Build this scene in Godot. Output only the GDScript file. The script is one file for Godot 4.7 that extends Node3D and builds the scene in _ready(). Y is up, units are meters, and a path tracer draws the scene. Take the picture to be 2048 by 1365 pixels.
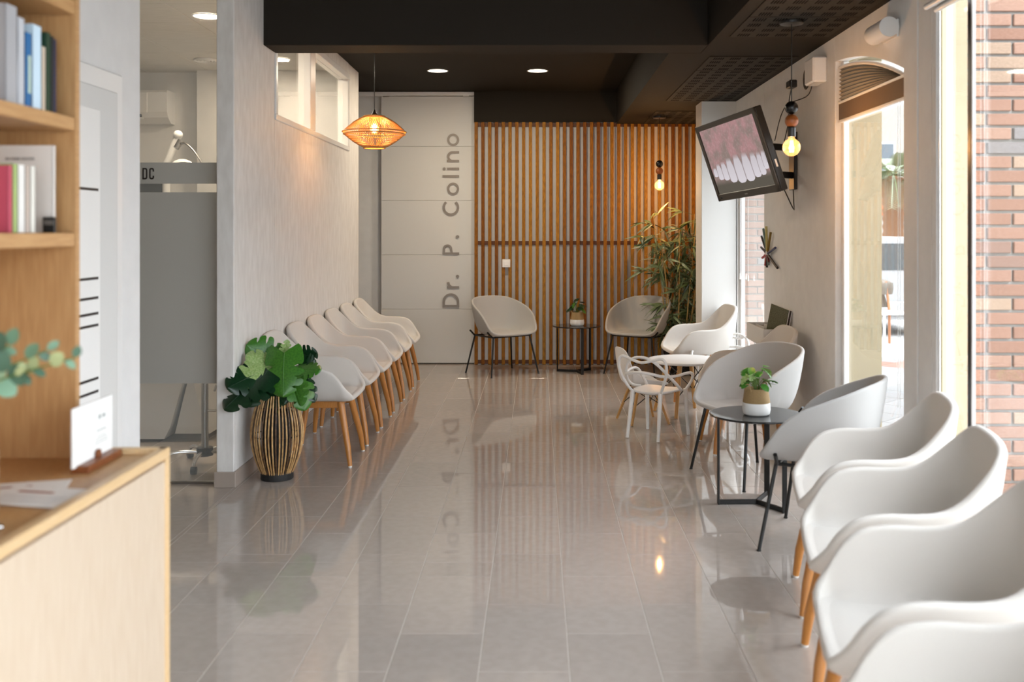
extends Node3D

# ---------------------------------------------------------------- measures
const EYE := 1.46          # camera height
const FOC := 1991.0        # focal length in pixels of the 2048 wide frame
const XL := -1.726         # face of the left wall
const XR := 1.80           # face of the right wall
const SOF := 2.635         # underside of beam and soffit
const CEI := 3.0
const DB := 11.05          # back wall

var M := {}
var taken := {}
var rng := RandomNumberGenerator.new()


func P(x: float, y: float, d: float) -> Vector3:
	return Vector3(x, y, -d)


# point seen at a pixel of the photograph, at distance d
func W(px: float, py: float, d: float) -> Vector3:
	return Vector3((px - 1074.0) / FOC * d, EYE - (py - 463.0) / FOC * d, -d)


# ---------------------------------------------------------------- naming
func numbered(n: String) -> String:
	if not taken.has(n):
		taken[n] = 0
		return n
	taken[n] += 1
	return "%s_%03d" % [n, taken[n]]


func tag(o: Node3D, label: String, category: String, group := "", kind := "") -> Node3D:
	o.set_meta("label", label)
	o.set_meta("category", category)
	if group != "":
		o.set_meta("group", group)
	if kind != "":
		o.set_meta("kind", kind)
	return o


func thing(called: String, label: String, category: String, at := Vector3.ZERO, turn := 0.0, group := "") -> Node3D:
	var o := Node3D.new()
	o.name = numbered(called)
	add_child(o)
	o.position = at
	o.rotation.y = turn
	tag(o, label, category, group)
	return o


func copy(root: Node3D, label: String, at: Vector3, turn: float) -> Node3D:
	var r: Node3D = root.duplicate()
	var base := String(root.name)
	r.name = numbered(base)
	add_child(r)
	r.position = at
	r.rotation.y = turn
	r.set_meta("label", label)
	return r


func mesh_node(called: String, mesh: Mesh, m: Material, parent: Node = null) -> MeshInstance3D:
	var o := MeshInstance3D.new()
	o.mesh = mesh
	o.material_override = m
	if parent == null:
		o.name = numbered(called)
		add_child(o)
	else:
		o.name = called
		parent.add_child(o, true)
	return o


func build(called: String, st: SurfaceTool, m: Material, parent: Node = null) -> MeshInstance3D:
	return mesh_node(called, st.commit(), m, parent)


func struct(called: String, st: SurfaceTool, m: Material, parent: Node = null) -> MeshInstance3D:
	var o := build(called, st, m, parent)
	if parent == null:
		o.set_meta("kind", "structure")
	return o


# ---------------------------------------------------------------- mesh helpers
func mb() -> SurfaceTool:
	var st := SurfaceTool.new()
	st.begin(Mesh.PRIMITIVE_TRIANGLES)
	return st


func tri(st: SurfaceTool, a: Vector3, b: Vector3, c: Vector3, n: Vector3) -> void:
	# clockwise front face seen against n
	if (c - a).cross(b - a).dot(n) < 0.0:
		var t := b
		b = c
		c = t
	for v in [a, b, c]:
		st.set_normal(n)
		st.add_vertex(v)


func quad(st: SurfaceTool, a: Vector3, b: Vector3, c: Vector3, d: Vector3, n: Vector3) -> void:
	tri(st, a, b, c, n)
	tri(st, a, c, d, n)


func box(st: SurfaceTool, c: Vector3, s: Vector3, bev := 0.0, bas := Basis.IDENTITY) -> void:
	var h := s * 0.5
	var b: float = minf(bev, minf(h.x, minf(h.y, h.z)) * 0.9)
	for ax in 3:
		var u := (ax + 1) % 3
		var v := (ax + 2) % 3
		for sg in [-1.0, 1.0]:
			var q := []
			for k in [[-1, -1], [1, -1], [1, 1], [-1, 1]]:
				var p := Vector3.ZERO
				p[ax] = sg * h[ax]
				p[u] = k[0] * (h[u] - b)
				p[v] = k[1] * (h[v] - b)
				q.append(c + bas * p)
			var n := Vector3.ZERO
			n[ax] = sg
			quad(st, q[0], q[1], q[2], q[3], bas * n)
	if b <= 0.0:
		return
	for ax in 3:
		var u := (ax + 1) % 3
		var v := (ax + 2) % 3
		for su in [-1.0, 1.0]:
			for sv in [-1.0, 1.0]:
				var q := []
				for k in [[-1, 0], [1, 0], [1, 1], [-1, 1]]:
					var p := Vector3.ZERO
					p[ax] = k[0] * (h[ax] - b)
					p[u] = su * (h[u] - (b if k[1] else 0.0))
					p[v] = sv * (h[v] - (0.0 if k[1] else b))
					q.append(c + bas * p)
				var n := Vector3.ZERO
				n[u] = su
				n[v] = sv
				quad(st, q[0], q[1], q[2], q[3], bas * n.normalized())
	for sx in [-1.0, 1.0]:
		for sy in [-1.0, 1.0]:
			for sz in [-1.0, 1.0]:
				var a := Vector3(sx * h.x, sy * (h.y - b), sz * (h.z - b))
				var d := Vector3(sx * (h.x - b), sy * h.y, sz * (h.z - b))
				var e := Vector3(sx * (h.x - b), sy * (h.y - b), sz * h.z)
				tri(st, c + bas * a, c + bas * d, c + bas * e, bas * Vector3(sx, sy, sz).normalized())


# box given by its limits, d counted away from the camera
func slab(st: SurfaceTool, x0: float, x1: float, y0: float, y1: float, d0: float, d1: float, bev := 0.0) -> void:
	box(st, Vector3((x0 + x1) / 2, (y0 + y1) / 2, -(d0 + d1) / 2), Vector3(absf(x1 - x0), absf(y1 - y0), absf(d1 - d0)), bev)


# rows of points into a smooth surface
func sheet(st: SurfaceTool, rows: Array, closed := false, flip := false) -> void:
	var nr := rows.size()
	var nc: int = rows[0].size()
	var nor := []
	for r in nr:
		var line := PackedVector3Array()
		line.resize(nc)
		nor.append(line)
	var last := nc if closed else nc - 1
	for r in nr - 1:
		for c in last:
			var c2 := (c + 1) % nc
			var a: Vector3 = rows[r][c]
			var b: Vector3 = rows[r][c2]
			var d: Vector3 = rows[r + 1][c]
			var e: Vector3 = rows[r + 1][c2]
			var n := (e - a).cross(d - b)
			if flip:
				n = -n
			nor[r][c] += n
			nor[r][c2] += n
			nor[r + 1][c] += n
			nor[r + 1][c2] += n
	for r in nr - 1:
		for c in last:
			var c2 := (c + 1) % nc
			var ids := [[r, c], [r, c2], [r + 1, c2], [r, c], [r + 1, c2], [r + 1, c]]
			if flip:
				ids = [[r, c], [r + 1, c2], [r, c2], [r, c], [r + 1, c], [r + 1, c2]]
			# clockwise order for the normal above
			var order := [0, 2, 1, 3, 5, 4]
			for k in order:
				var id: Array = ids[k]
				var nn: Vector3 = nor[id[0]][id[1]]
				st.set_normal(nn.normalized() if nn.length() > 1e-12 else Vector3.UP)
				st.add_vertex(rows[id[0]][id[1]])


func tube(st: SurfaceTool, pts: Array, r0: float, r1 := -1.0, seg := 8, closed := false) -> void:
	if r1 < 0.0:
		r1 = r0
	var n := pts.size()
	var t0: Vector3 = (pts[1] - pts[0]).normalized()
	var up := Vector3.UP if absf(t0.y) < 0.9 else Vector3.RIGHT
	var side := t0.cross(up).normalized()
	var rings := []
	var norms := []
	for i in n:
		var t: Vector3
		if closed:
			t = (pts[(i + 1) % n] - pts[(i - 1 + n) % n]).normalized()
		elif i == 0:
			t = t0
		elif i == n - 1:
			t = (pts[i] - pts[i - 1]).normalized()
		else:
			t = (pts[i + 1] - pts[i - 1]).normalized()
		side = (side - t * side.dot(t)).normalized()
		var bi := t.cross(side)
		var r := lerpf(r0, r1, float(i) / maxf(1.0, n - 1))
		var ring := []
		var nn := []
		for k in seg:
			var a := TAU * k / seg
			var dir := side * cos(a) + bi * sin(a)
			nn.append(dir)
			ring.append(pts[i] + dir * r)
		rings.append(ring)
		norms.append(nn)
	var cnt := n if closed else n - 1
	for i in cnt:
		var j := (i + 1) % n
		for k in seg:
			var k2 := (k + 1) % seg
			for id in [[i, k], [j, k2], [i, k2], [i, k], [j, k], [j, k2]]:
				st.set_normal(norms[id[0]][id[1]])
				st.add_vertex(rings[id[0]][id[1]])
	if not closed:
		for e in [0, n - 1]:
			var nrm: Vector3 = (pts[0] - pts[1]).normalized() if e == 0 else (pts[n - 1] - pts[n - 2]).normalized()
			for k in seg:
				tri(st, pts[e], rings[e][k], rings[e][(k + 1) % seg], nrm)


# profile of [radius, height] turned about the vertical through c
func lathe(st: SurfaceTool, prof: Array, c := Vector3.ZERO, seg := 24) -> void:
	var rows := []
	for p in prof:
		var row := []
		for k in seg:
			var a := TAU * k / seg
			row.append(c + Vector3(cos(a) * p[0], p[1], sin(a) * p[0]))
		rows.append(row)
	sheet(st, rows, true, false)


func cyl(st: SurfaceTool, c: Vector3, r: float, h: float, seg := 24) -> void:
	tube(st, [c - Vector3(0, h / 2, 0), c + Vector3(0, h / 2, 0)], r, r, seg)


func ball(st: SurfaceTool, c: Vector3, r: float, seg := 16, sq := 1.0) -> void:
	var prof := []
	for i in seg / 2 + 1:
		var a := PI * i / (seg / 2) - PI / 2
		prof.append([cos(a) * r, sin(a) * r * sq])
	lathe(st, prof, c, seg)


func spline(keys: Array, n: int, closed := false) -> Array:
	var out := []
	var m := keys.size()
	var spans := m if closed else m - 1
	for i in n + (0 if closed else 1):
		var f := float(i) / n * spans
		var k := mini(int(f), spans - 1)
		var t := f - k
		var g := func(j): return keys[posmod(j, m)] if closed else keys[clampi(j, 0, m - 1)]
		var a = g.call(k - 1)
		var b = g.call(k)
		var c = g.call(k + 1)
		var d = g.call(k + 2)
		out.append(0.5 * ((2.0 * b) + (c - a) * t + (2.0 * a - 5.0 * b + 4.0 * c - d) * t * t + (3.0 * b - a - 3.0 * c + d) * t * t * t))
	return out


# flat outline (Vector2 x,y) pushed out along z by depth, in the frame xf
func prism(st: SurfaceTool, poly: PackedVector2Array, depth: float, xf := Transform3D.IDENTITY) -> void:
	var idx := Geometry2D.triangulate_polygon(poly)
	for i in range(0, idx.size(), 3):
		for s in [-0.5, 0.5]:
			var q := []
			for k in 3:
				var p := poly[idx[i + k]]
				q.append(xf * Vector3(p.x, p.y, s * depth))
			tri(st, q[0], q[1], q[2], (xf.basis * Vector3(0, 0, signf(s))).normalized())
	var n := poly.size()
	var ccw := not Geometry2D.is_polygon_clockwise(poly)
	for i in n:
		var a := poly[i]
		var b := poly[(i + 1) % n]
		var e := b - a
		var nn := Vector3(e.y, -e.x, 0)
		if not ccw:
			nn = -nn
		quad(st, xf * Vector3(a.x, a.y, -0.5 * depth), xf * Vector3(b.x, b.y, -0.5 * depth), xf * Vector3(b.x, b.y, 0.5 * depth), xf * Vector3(a.x, a.y, 0.5 * depth), (xf.basis * nn).normalized())


# ribbon of width w along a flat path, pushed out by depth: strokes of lettering
func stroke(st: SurfaceTool, path: PackedVector2Array, w: float, depth: float, xf: Transform3D, closed := false) -> void:
	var n := path.size()
	var l := PackedVector2Array()
	var r := PackedVector2Array()
	for i in n:
		var t: Vector2
		if closed:
			t = (path[(i + 1) % n] - path[(i - 1 + n) % n]).normalized()
		else:
			t = (path[mini(i + 1, n - 1)] - path[maxi(i - 1, 0)]).normalized()
		var o := Vector2(-t.y, t.x) * w / 2
		l.append(path[i] + o)
		r.append(path[i] - o)
	for i in (n if closed else n - 1):
		var j := (i + 1) % n
		prism(st, PackedVector2Array([l[i], l[j], r[j], r[i]]), depth, xf)


func arc(cx: float, cy: float, rx: float, ry: float, a0: float, a1: float, n := 20) -> PackedVector2Array:
	var p := PackedVector2Array()
	for i in n + 1:
		var a := deg_to_rad(lerpf(a0, a1, float(i) / n))
		p.append(Vector2(cx + cos(a) * rx, cy + sin(a) * ry))
	return p


# ---------------------------------------------------------------- materials
func mat(r: float, g: float, b: float, rough := 0.6, metal := 0.0, spec := 0.5) -> StandardMaterial3D:
	var m := StandardMaterial3D.new()
	m.albedo_color = Color(r, g, b)
	m.roughness = rough
	m.metallic = metal
	m.metallic_specular = spec
	m.cull_mode = BaseMaterial3D.CULL_DISABLED
	return m


func noise_tex(sd: int, freq: float, lo: Color, hi: Color, oct := 4, size := 512, mid := 0.5) -> NoiseTexture2D:
	var f := FastNoiseLite.new()
	f.seed = sd
	f.frequency = freq
	f.fractal_octaves = oct
	var t := NoiseTexture2D.new()
	t.width = size
	t.height = size
	t.seamless = true
	t.noise = f
	var g := Gradient.new()
	g.set_color(0, lo)
	g.set_color(1, hi)
	g.add_point(mid, lo.lerp(hi, 0.5))
	t.color_ramp = g
	return t


func grain(lo: Color, hi: Color, rough: float, scale: Vector3, sd: int, world := true, freq := 0.02) -> StandardMaterial3D:
	var m := mat(1, 1, 1, rough)
	m.albedo_texture = noise_tex(sd, freq, lo, hi, 5)
	m.uv1_triplanar = true
	m.uv1_world_triplanar = world
	m.uv1_scale = scale
	return m


func bump(m: StandardMaterial3D, sd: int, freq: float, cm: float) -> StandardMaterial3D:
	m.heightmap_enabled = true
	m.heightmap_scale = cm
	m.heightmap_texture = noise_tex(sd, freq, Color.BLACK, Color.WHITE, 3)
	return m


func pane(alpha := 0.05, tint := Color(0.9, 0.95, 0.95)) -> StandardMaterial3D:
	var m := mat(tint.r, tint.g, tint.b, 0.02)
	m.albedo_color.a = alpha
	m.transparency = BaseMaterial3D.TRANSPARENCY_ALPHA
	return m


func glow(c: Color, e: float) -> StandardMaterial3D:
	var m := mat(c.r, c.g, c.b, 0.5)
	m.emission_enabled = true
	m.emission = c
	m.emission_energy_multiplier = e
	return m


func materials() -> void:
	M.white = mat(0.82, 0.815, 0.80, 0.75)
	M.white_gloss = mat(0.88, 0.875, 0.865, 0.3)
	M.wall = grain(Color(0.84, 0.835, 0.825), Color(0.87, 0.865, 0.855), 0.8, Vector3(0.6, 0.6, 0.6), 3)
	M.cement = grain(Color(0.81, 0.795, 0.775), Color(0.875, 0.865, 0.85), 0.62, Vector3(1.3, 0.45, 1.3), 5)
	M.black = mat(0.165, 0.15, 0.13, 0.8, 0, 0.25)
	M.black_panel = mat(0.185, 0.17, 0.15, 0.8, 0, 0.3)
	M.hole_shade = mat(0.05, 0.05, 0.05, 0.9, 0, 0.2)  # near black that stands for the shade inside openings
	M.grout = mat(0.76, 0.73, 0.69, 0.8)
	M.tiles = []
	for k in 4:
		var t := grain(Color(0.66, 0.618, 0.585).darkened(0.012 * k), Color(0.695, 0.652, 0.618).darkened(0.012 * k), 0.03, Vector3(1.5, 1.5, 1.5), 11 + k)
		t.metallic_specular = 0.62
		M.tiles.append(t)
	M.skirt = mat(0.62, 0.57, 0.53, 0.2)
	M.slat = []
	var tone := [Color(0.63, 0.385, 0.06), Color(0.70, 0.46, 0.09), Color(0.55, 0.31, 0.04), Color(0.74, 0.50, 0.12), Color(0.66, 0.415, 0.07)]
	for k in 5:
		var c: Color = tone[k]
		var sm := grain(c.darkened(0.38), c.lightened(0.06), 0.5, Vector3(9.0, 1.1, 9.0), 21 + k)
		sm.metallic_specular = 0.3
		M.slat.append(sm)
	M.slat_shaded = grain(Color(0.33, 0.18, 0.09), Color(0.42, 0.24, 0.12), 0.55, Vector3(1, 8, 8), 27)  # slat wood with the shade behind the slats put into its colour
	M.maple = grain(Color(0.755, 0.675, 0.58), Color(0.795, 0.725, 0.64), 0.45, Vector3(5.0, 0.6, 5.0), 31)
	M.maple_edge = grain(Color(0.79, 0.66, 0.48), Color(0.83, 0.71, 0.55), 0.4, Vector3(5, 5, 0.6), 32)
	M.oak = grain(Color(0.67, 0.50, 0.32), Color(0.76, 0.60, 0.41), 0.45, Vector3(6.0, 0.6, 6.0), 33)
	M.oak_edge = grain(Color(0.67, 0.50, 0.32), Color(0.76, 0.60, 0.41), 0.45, Vector3(6, 6, 0.7), 34)
	M.walnut = grain(Color(0.42, 0.22, 0.10), Color(0.52, 0.30, 0.15), 0.4, Vector3(5, 20, 2), 35)
	M.leg_wood = grain(Color(0.66, 0.42, 0.19), Color(0.76, 0.52, 0.26), 0.35, Vector3(12, 1.2, 12), 36)
	M.kid_wood = grain(Color(0.72, 0.53, 0.29), Color(0.80, 0.62, 0.38), 0.4, Vector3(12, 1.2, 12), 37)
	M.fabric = bump(grain(Color(0.79, 0.765, 0.735), Color(0.83, 0.81, 0.78), 0.95, Vector3(5, 5, 5), 41, false, 0.2), 42, 0.35, 0.03)
	M.fabric.rim_enabled = true
	M.fabric.rim = 0.25
	M.grey_fabric = bump(grain(Color(0.63, 0.62, 0.605), Color(0.72, 0.71, 0.695), 0.95, Vector3(6, 18, 6), 43, false, 0.12), 44, 0.35, 0.03)
	M.grey_fabric.rim_enabled = true
	M.grey_fabric.rim = 0.25
	M.metal_black = mat(0.09, 0.09, 0.09, 0.4, 0.2)
	M.glass_black = mat(0.10, 0.095, 0.09, 0.06)
	M.plastic = mat(0.90, 0.895, 0.885, 0.35)
	M.chrome = mat(0.85, 0.85, 0.85, 0.12, 1.0)
	M.steel = mat(0.62, 0.61, 0.60, 0.35, 1.0)
	M.glide = mat(0.85, 0.84, 0.82, 0.4)
	M.pane = pane(0.04)
	M.pane_in = pane(0.08, Color(0.85, 0.88, 0.88))
	M.frost = mat(0.68, 0.67, 0.64, 0.55)
	M.frost.albedo_color.a = 0.93
	M.frost.transparency = BaseMaterial3D.TRANSPARENCY_ALPHA
	M.ink = mat(0.13, 0.11, 0.10, 0.5)
	M.letter = mat(0.52, 0.49, 0.46, 0.4, 0.15)
	M.rattan = grain(Color(0.66, 0.45, 0.22), Color(0.80, 0.60, 0.34), 0.5, Vector3(14, 14, 14), 51)
	M.rattan.backlight_enabled = true
	M.rattan.backlight = Color(0.12, 0.08, 0.04)
	M.cane = grain(Color(0.45, 0.31, 0.17), Color(0.92, 0.76, 0.52), 0.45, Vector3(7, 2.2, 7), 52)
	M.cane_b = grain(Color(0.62, 0.45, 0.26), Color(0.93, 0.78, 0.56), 0.45, Vector3(7, 2.2, 7), 53)
	M.cane_c = grain(Color(0.10, 0.07, 0.05), Color(0.55, 0.40, 0.25), 0.45, Vector3(7, 3.2, 7), 54)
	M.base_black = mat(0.10, 0.095, 0.09, 0.6)
	M.leaf_a = grain(Color(0.16, 0.36, 0.10), Color(0.30, 0.52, 0.16), 0.32, Vector3(6, 6, 6), 55, false)
	M.leaf_b = grain(Color(0.05, 0.15, 0.09), Color(0.10, 0.24, 0.13), 0.3, Vector3(6, 6, 6), 56, false)
	M.leaf_c = grain(Color(0.42, 0.56, 0.25), Color(0.72, 0.78, 0.58), 0.4, Vector3(6, 6, 6), 57, false)
	for k in ["leaf_a", "leaf_b", "leaf_c"]:
		M[k].backlight_enabled = true
		M[k].backlight = Color(0.25, 0.35, 0.12)
	M.stem = mat(0.33, 0.42, 0.18, 0.5)
	M.bamboo_cane = mat(0.72, 0.60, 0.36, 0.4)
	M.bleaf = [mat(0.28, 0.36, 0.21, 0.35), mat(0.42, 0.49, 0.35, 0.35), mat(0.58, 0.62, 0.52, 0.38), mat(0.17, 0.24, 0.13, 0.35)]
	M.euca = [mat(0.42, 0.55, 0.44, 0.5), mat(0.55, 0.64, 0.50, 0.5), mat(0.68, 0.72, 0.52, 0.5), mat(0.30, 0.42, 0.34, 0.5)]
	M.seagrass = bump(grain(Color(0.62, 0.49, 0.31), Color(0.80, 0.68, 0.48), 0.7, Vector3(10, 60, 10), 58), 59, 0.1, 0.2)
	M.pot_white = bump(mat(0.87, 0.865, 0.85, 0.7), 60, 0.1, 0.15)
	M.soil = mat(0.16, 0.12, 0.09, 0.95)
	M.tv_black = mat(0.10, 0.095, 0.09, 0.3)
	M.tv_bezel = mat(0.22, 0.21, 0.19, 0.35)
	M.amber = pane(0.02, Color(1.0, 0.93, 0.82))
	M.filament = glow(Color(1.0, 0.84, 0.60), 1.6)
	M.lamp_disc = glow(Color(1.0, 0.95, 0.86), .6)
	M.ball_wood = grain(Color(0.52, 0.27, 0.10), Color(0.66, 0.37, 0.16), 0.4, Vector3(12, 30, 12), 61)
	M.ball_black = mat(0.06, 0.06, 0.06, 0.25)
	M.blind = mat(0.43, 0.36, 0.29, 0.8)
	M.blind.backlight_enabled = true
	M.blind.backlight = Color(0.25, 0.2, 0.15)
	M.blind_pleat = mat(0.52, 0.47, 0.41, 0.8)
	M.blind_pleat.backlight_enabled = true
	M.blind_pleat.backlight = Color(0.3, 0.27, 0.22)
	M.yellow = grain(Color(0.675, 0.62, 0.50), Color(0.70, 0.645, 0.525), 0.85, Vector3(0.8, 0.5, 0.8), 62)
	M.bricks = []
	for c in [Color(0.56, 0.40, 0.32), Color(0.53, 0.37, 0.29), Color(0.59, 0.44, 0.36), Color(0.50, 0.37, 0.31), Color(0.61, 0.50, 0.41), Color(0.47, 0.44, 0.43)]:
		M.bricks.append(grain(c.darkened(0.08), c.lightened(0.08), 0.85, Vector3(5, 9, 5), 63 + M.bricks.size()))
	M.mortar = mat(0.60, 0.585, 0.56, 0.9)
	M.paving = [mat(0.40, 0.39, 0.38, 0.85), mat(0.43, 0.42, 0.41, 0.85), mat(0.37, 0.36, 0.35, 0.85)]
	M.road = grain(Color(0.54, 0.53, 0.52), Color(0.60, 0.59, 0.58), 0.9, Vector3(1, 1, 1), 71)
	M.red_paving = mat(0.50, 0.25, 0.18, 0.85)
	M.ceil_white = grain(Color(0.78, 0.765, 0.74), Color(0.83, 0.815, 0.79), 0.85, Vector3(0.5, 0.5, 4.0), 72)
	M.paper = mat(0.90, 0.895, 0.88, 0.6)


# ---------------------------------------------------------------- chairs
# shell of a tub chair: a rim line run round the seat, seat floor, wall between them, real thickness
func shell(keys: Array, ys: float, kx: float, zb: float, zf: float, thick: float, hollow := 0.02) -> Array:
	var full := []
	for k in keys:
		full.append(k)
	for i in range(keys.size() - 2, 0, -1):
		var k: Vector3 = keys[i]
		full.append(Vector3(-k.x, k.y, k.z))
	var n := 76
	var rim := spline(full, n, true)
	var rb: float = keys[0].z
	var rf: float = keys[keys.size() - 1].z
	var ym: float = keys[0].y
	var ctr := Vector3(0, ys - hollow, (zb + zf) * 0.5)
	var inner := []
	var rows := 15
	for j in rows:
		var s := float(j) / (rows - 1)
		var row := []
		for i in n:
			var r: Vector3 = rim[i]
			var high: float = clampf((r.y - ys) / 0.12, 0.0, 1.0)
			var fl := Vector3(r.x * lerpf(0.93, kx, high), ys, lerpf(zb, zf, (r.z - rb) / (rf - rb)))
			if r.z > 0.0:
				fl.z = minf(fl.z, r.z - 0.012)
			var p: Vector3
			if s < 0.5:
				var q := s / 0.5
				p = ctr.lerp(fl, q)
				p.y = lerpf(ctr.y, fl.y, q * q)
			else:
				var q := (s - 0.5) / 0.5
				var mid := Vector3(lerpf(fl.x, r.x, 0.72), fl.y + 0.08 * (r.y - fl.y), lerpf(fl.z, r.z, 0.60))
				p = fl.lerp(mid, q).lerp(mid.lerp(r, q), q)
			row.append(p)
		inner.append(row)
	# normals of the inside, pointing to the sitter
	var nor := []
	for j in rows:
		var line := []
		for i in n:
			var j0 := maxi(j - 1, 1)
			var j1 := mini(j + 1, rows - 1)
			if j1 == j0:
				j1 = j0 + 1
			var du: Vector3 = inner[j][(i + 1) % n] - inner[j][(i - 1 + n) % n]
			var dv: Vector3 = inner[j1][i] - inner[j0][i]
			if j == 0:
				line.append(Vector3.UP)
				continue
			var v := du.cross(dv).normalized()
			if v.dot(Vector3(0, 0.75, 0) + ctr - inner[j][i]) < 0.0:
				v = -v
			line.append(v)
		nor.append(line)
	var all := []
	for j in rows:
		all.append(inner[j])
	var edge_out := []
	for i in n:
		var a: Vector3 = inner[rows - 1][i] - inner[rows - 2][i]
		edge_out.append(a.normalized())
	for k in [0.25, 0.5, 0.75]:
		var row := []
		for i in n:
			var a: float = k * PI
			row.append(inner[rows - 1][i] - nor[rows - 1][i] * thick * (0.5 - 0.5 * cos(a)) + edge_out[i] * thick * 0.5 * sin(a))
		all.append(row)
	for j in range(rows - 1, -1, -1):
		var row := []
		for i in n:
			row.append(inner[j][i] - nor[j][i] * thick)
		all.append(row)
	var st := mb()
	sheet(st, all, true, true)
	# a pad that lies in the seat
	var pad := []
	for j in 9:
		var f := float(j) / 8.0
		var row := []
		for i in n:
			var top: Vector3 = inner[0][i].lerp(inner[7][i], 1.0)
			var c: Vector3 = inner[0][i]
			var q := c.lerp(top, f * 0.96)
			q.y = lerpf(c.y, top.y, f * f * 0.9) + 0.016 * (1.0 - pow(f, 6.0)) - 0.002
			row.append(q)
		pad.append(row)
	var sp := mb()
	sheet(sp, pad, true, true)
	return [st.commit(), sp.commit()]


var shell_a: Array
var shell_b: Array
var shell_k: Array
var proto_a: Node3D
var proto_b: Node3D
var proto_k: Node3D


func make_armchair(label: String, group: String) -> Node3D:
	if shell_a.is_empty():
		shell_a = shell([Vector3(0, .808, -.290), Vector3(.10, .806, -.288), Vector3(.180, .794, -.280), Vector3(.226, .760, -.256), Vector3(.250, .710, -.214), Vector3(.263, .658, -.163), Vector3(.273, .624, -.107), Vector3(.280, .613, -.03), Vector3(.284, .610, .060), Vector3(.282, .590, .140), Vector3(.273, .538, .195), Vector3(.254, .477, .229), Vector3(.205, .441, .252), Vector3(.11, .432, .263), Vector3(0, .430, .266)], .435, .74, -.20, .252, .030)
	var t := thing("upholstered_armchair", label, "chair", Vector3.ZERO, 0, group)
	mesh_node("shell", shell_a[0], M.fabric, t)
	mesh_node("seat_pad", shell_a[1], M.fabric, t)
	for sx in [-1.0, 1.0]:
		for fr in [[.175, .15, .252, .235], [-.155, .15, -.20, .205]]:
			var st := mb()
			tube(st, [Vector3(sx * fr[1], .405, fr[0]), Vector3(sx * fr[3] * 0.93, .12, lerpf(fr[0], fr[2], .8)), Vector3(sx * fr[3] * 0.97, .008, fr[2])], .024, .0135, 12)
			var l := build("leg", st, M.leg_wood, t)
			st = mb()
			cyl(st, Vector3(sx * fr[3] * 0.97, .005, fr[2]), .012, .010, 10)
			build("glide", st, M.glide, l)
	for r in [[Vector3(-.155, .378, .165), Vector3(.155, .378, .165)], [Vector3(-.15, .378, -.155), Vector3(.15, .378, -.155)], [Vector3(-.157, .378, -.155), Vector3(-.157, .378, .165)], [Vector3(.157, .378, -.155), Vector3(.157, .378, .165)]]:
		var st := mb()
		var d: Vector3 = r[1] - r[0]
		box(st, (r[0] + r[1]) / 2, Vector3(maxf(absf(d.x), .022), .045, maxf(absf(d.z), .022)), .003)
		build("seat_rail", st, M.leg_wood, t)
	return t


func make_shell_chair(label: String, group: String) -> Node3D:
	if shell_b.is_empty():
		shell_b = shell([Vector3(0, .775, -.262), Vector3(.115, .772, -.248), Vector3(.205, .758, -.205), Vector3(.262, .728, -.135), Vector3(.290, .690, -.045), Vector3(.299, .648, .045), Vector3(.297, .595, .120), Vector3(.288, .535, .172), Vector3(.272, .480, .207), Vector3(.240, .443, .232), Vector3(.17, .428, .25), Vector3(.09, .424, .26), Vector3(0, .422, .262)], .430, .70, -.17, .245, .022)
	var t := thing("shell_chair", label, "chair", Vector3.ZERO, 0, group)
	mesh_node("shell", shell_b[0], M.grey_fabric, t)
	mesh_node("seat_pad", shell_b[1], M.grey_fabric, t)
	for sx in [-1.0, 1.0]:
		for sz in [[.175, .24], [-.165, -.24]]:
			var st := mb()
			tube(st, [Vector3(sx * .290, .447, sz[0] * .95), Vector3(sx * .232, .393, sz[0] * .97)], .0095, .0095, 8)
			tube(st, [Vector3(sx * .222, .398, sz[0]), Vector3(sx * .288, .004, sz[1])], .0095, .0085, 8)
			var l := build("leg", st, M.metal_black, t)
			st = mb()
			cyl(st, Vector3(sx * .289, .003, sz[1]), .0105, .006, 8)
			build("glide", st, M.base_black, l)
	for r in [[Vector3(-.226, .392, .17), Vector3(.226, .392, .17)], [Vector3(-.226, .392, -.16), Vector3(.226, .392, -.16)], [Vector3(-.226, .392, -.16), Vector3(-.226, .392, .17)], [Vector3(.226, .392, -.16), Vector3(.226, .392, .17)]]:
		var st := mb()
		tube(st, r, .0085, .0085, 8)
		build("frame_bar", st, M.metal_black, t)
	return t


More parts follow.
